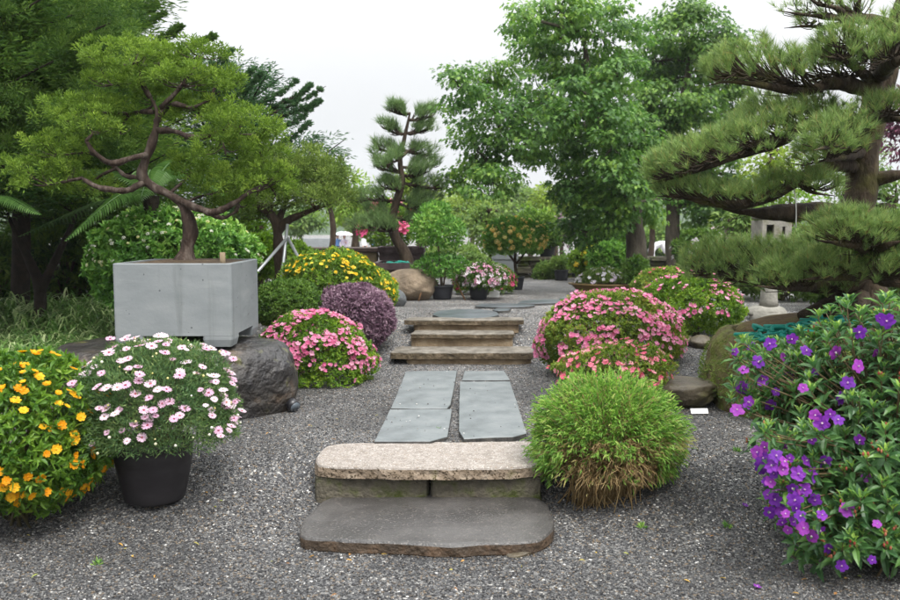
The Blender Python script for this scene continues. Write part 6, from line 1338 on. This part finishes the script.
BG = [('round dark green tree between the staked juniper and the background pine', 345, 196, 34, 34, 19, 'yellow_shrub', 1),
      ('bushy olive tree whose top shows above the staked juniper', 322, 178, 26, 26, 17, 'juniper2', 2),
      ('low green tree behind the background pine and the pink blossoms', 425, 215, 28, 26, 20, 'lime', 3),
      ('pale hazy tree on the far slope above the potted shrub', 470, 204, 34, 22, 42, 'lime', 4),
      ('hazy tree in the gap left of the big maple', 512, 200, 30, 16, 60, 'background_green', 5),
      ('dark green conical tree behind the orange flowering standard', 487, 225, 27, 30, 19, 'background_green', 6),
      ('shapely dark tree behind the pot on the stone wall', 528, 222, 28, 22, 24, 'yellow_shrub', 7),
      ('pale tree behind the stone wall', 556, 205, 26, 22, 30, 'lime', 8),
      ('brownish bare tree on the stone wall beside the pot', 562, 232, 18, 15, 21, 'purple_leaf', 9),
      ('leafy green tree hanging over the right end of the stone wall', 590, 228, 30, 34, 18.2, 'maple', 10),
      ('lime green tree glimpsed through the big pine', 770, 168, 34, 34, 15, 'lime', 11),
      ('green tree behind the low pine branches', 745, 225, 32, 30, 14.5, 'background_green', 12),
      ('leafy tree far behind the stone lantern', 790, 205, 44, 40, 19, 'bright_green', 13),
      ('pale green tree standing right behind the tiered background pine', 416, 196, 32, 34, 24, 'lime', 21),
      ('low rounded tree beyond the bending person', 662, 243, 40, 20, 38, 'background_green', 22),
      ('burgundy leaved tree at the right edge behind the pine trunk', 905, 120, 24, 46, 14, 'burgundy', 14),
      ('green tree filling the gap right of the pine trunk', 895, 215, 40, 50, 15, 'background_green', 15),
      ('distant green tree on the left of the plaza', 300, 222, 26, 16, 40, 'background_green', 16),
      ('light green tree behind the walking people', 358, 219, 26, 20, 75, 'lime', 17),
      ('tall green tree behind the second maple', 648, 192, 36, 24, 24, 'yellow_shrub', 18),
      ('tree at the far right beyond the pine', 850, 150, 40, 60, 22, 'background_green', 19),
      ('bright green leafy tree behind the staked juniper trunk', 258, 240, 22, 24, 13.0, 'bright_green', 20)]
for (lab, px, py, rx, ry, Y, m, sd) in BG:
    k = max(1.0, Y / 20.0); bgtree(lab, px, py, rx, ry, Y, m, 200 + sd, L=.12 * k, W=.06 * k, per=24 if Y < 40 else 16)
def bgbush(label, px, py, rx, ry, Y, m, seed, fl=None, L=.08, W=.035, n=5000, group='background shrubs', name='background_shrub'):
    s = px2m(Y); c = P(px, py, Y); r = (rx * s, rx * s * .8, ry * s); b = bush(name, label, 'shrub', c, r, n, L, W, m, seed, .22, 2.4, T_RH, .5, .3, .7, .3, -.9, group=group)
    if fl: dome_flowers(b, 'flower', T_SMALL5 if fl[0] != 'lan' else T_LAN, [M[fl[1]], M[fl[2]]], c, r, fl[3], fl[4], seed, .22, 2.4, -.2, (2.2, fl[5]), 1.03)
    return b
bgbush('bush of deep pink blossoms seen through the background pine', 388, 226, 26, 26, 18, 'azalea', 301, ('s', 'magenta', 'pink', 46, .11, -.05), n=4500)
bgbush('bright green fern like shrub in front of the staked juniper trunk', 262, 258, 20, 22, 11.4, 'bright_green', 302)
bgbush('dark green shrub added left of the concrete planter to keep sky light out', 60, 290, 60, 60, 11.5, 'cedar', 303, n=9000, L=.10, W=.04)  # added backing hedge, stops sky light reaching the dark left side
bgbush('shrub added behind the forked tree to close a bright gap', 52, 275, 60, 62, 12.6, 'cedar', 320, n=9000, L=.11, W=.05)  # added to cover bright sky showing through the dark planting
bgbush('dark shrub behind the cream flowered one', 165, 255, 80, 50, 11.0, 'cedar', 304, n=9000, L=.10, W=.04)
bgbush('shrub added at the far left below the fern frond to keep sky light out', -30, 290, 60, 60, 10.5, 'cedar', 305, n=7000, L=.10, W=.04)  # outer end of the added hedge that holds back sky light
bgbush('yellow leaved plant beside the stone table', 590, 262, 20, 16, 15.6, 'yellow_shrub', 306, ('lan', 'yellow', 'orange', 14, .05, -.1))
bgbush('green shrub left of the maple trunk behind the flower bowl', 610, 262, 22, 20, 15.2, 'lantana', 307)
bgbush('low shrub around the foot of the maple trunk', 636, 271, 11, 12, 12.9, 'dark_shrub', 308, n=3000)
bgbush('dark shrub with white flowers behind the round azaleas', 702, 252, 26, 22, 13.2, 'dark_shrub', 309, ('s', 'white', 'cream', 16, .06, .1))
bgbush('pale flowering bush left of the stone lantern', 726, 236, 18, 10, 15.0, 'background_green', 310, ('s', 'pale_pink', 'cream', 50, .08, -.3), n=2500)
bgbush('lavender coloured bush beside the stone lantern', 745, 228, 16, 12, 16.0, 'purple_leaf', 311, n=3000)
bgbush('green shrub behind the stone lantern', 780, 265, 56, 36, 12.0, 'background_green', 312, n=9000)
bgbush('green shrub behind the pine roots', 860, 268, 60, 46, 10.5, 'dark_shrub', 313, n=11000)
bgbush('low hedge like shrub behind the pots at the gravel edge', 452, 262, 34, 20, 17.8, 'background_green', 314, n=6000)
bgbush('green shrub at the foot of the yellow flowered shrub', 292, 262, 20, 20, 11.8, 'yellow_shrub', 315, n=4000)
bgbush('bright leafy shrub behind the stone wall', 606, 242, 24, 22, 19.5, 'lantana', 316, n=5000, L=.12, W=.06)

# far plaza wall and haze
a, b_ = P(296, 246, 60), P(332, 246, 60); mb = MB(); box(mb, ((a[0] + b_[0]) / 2, 60, .05), (b_[0] - a[0], .5, 1.3), bev=.03); tag(mb.build('parapet', M['concrete'], loc=(a[0], 60, -.6)), 'long pale grey parapet on the far plaza', 'wall')
a, b_ = P(250, 246, 46), P(297, 246, 46); mb = MB(); box(mb, ((a[0] + b_[0]) / 2, 46, .1), (b_[0] - a[0], .5, 1.5), bev=.03); tag(mb.build('parapet', M['lantern'], loc=(a[0], 46, -.6)), 'pale stone parapet glimpsed beside the staked juniper', 'wall')
if HAZE:
    m, nt, out = _mat('haze'); v = nt.nodes.new('ShaderNodeVolumePrincipled'); v.inputs['Color'].default_value = (.92, .96, 1, 1); v.inputs['Density'].default_value = HAZE; v.inputs['Anisotropy'].default_value = .0; nt.links.new(v.outputs[0], out.inputs['Volume'])
    m.cycles.homogeneous_volume = True if hasattr(m.cycles, 'homogeneous_volume') else None
    mb = MB(); box(mb, (0, 320, 27), (860, 780, 60)); o = mb.build('haze', m); o['kind'] = 'stuff'
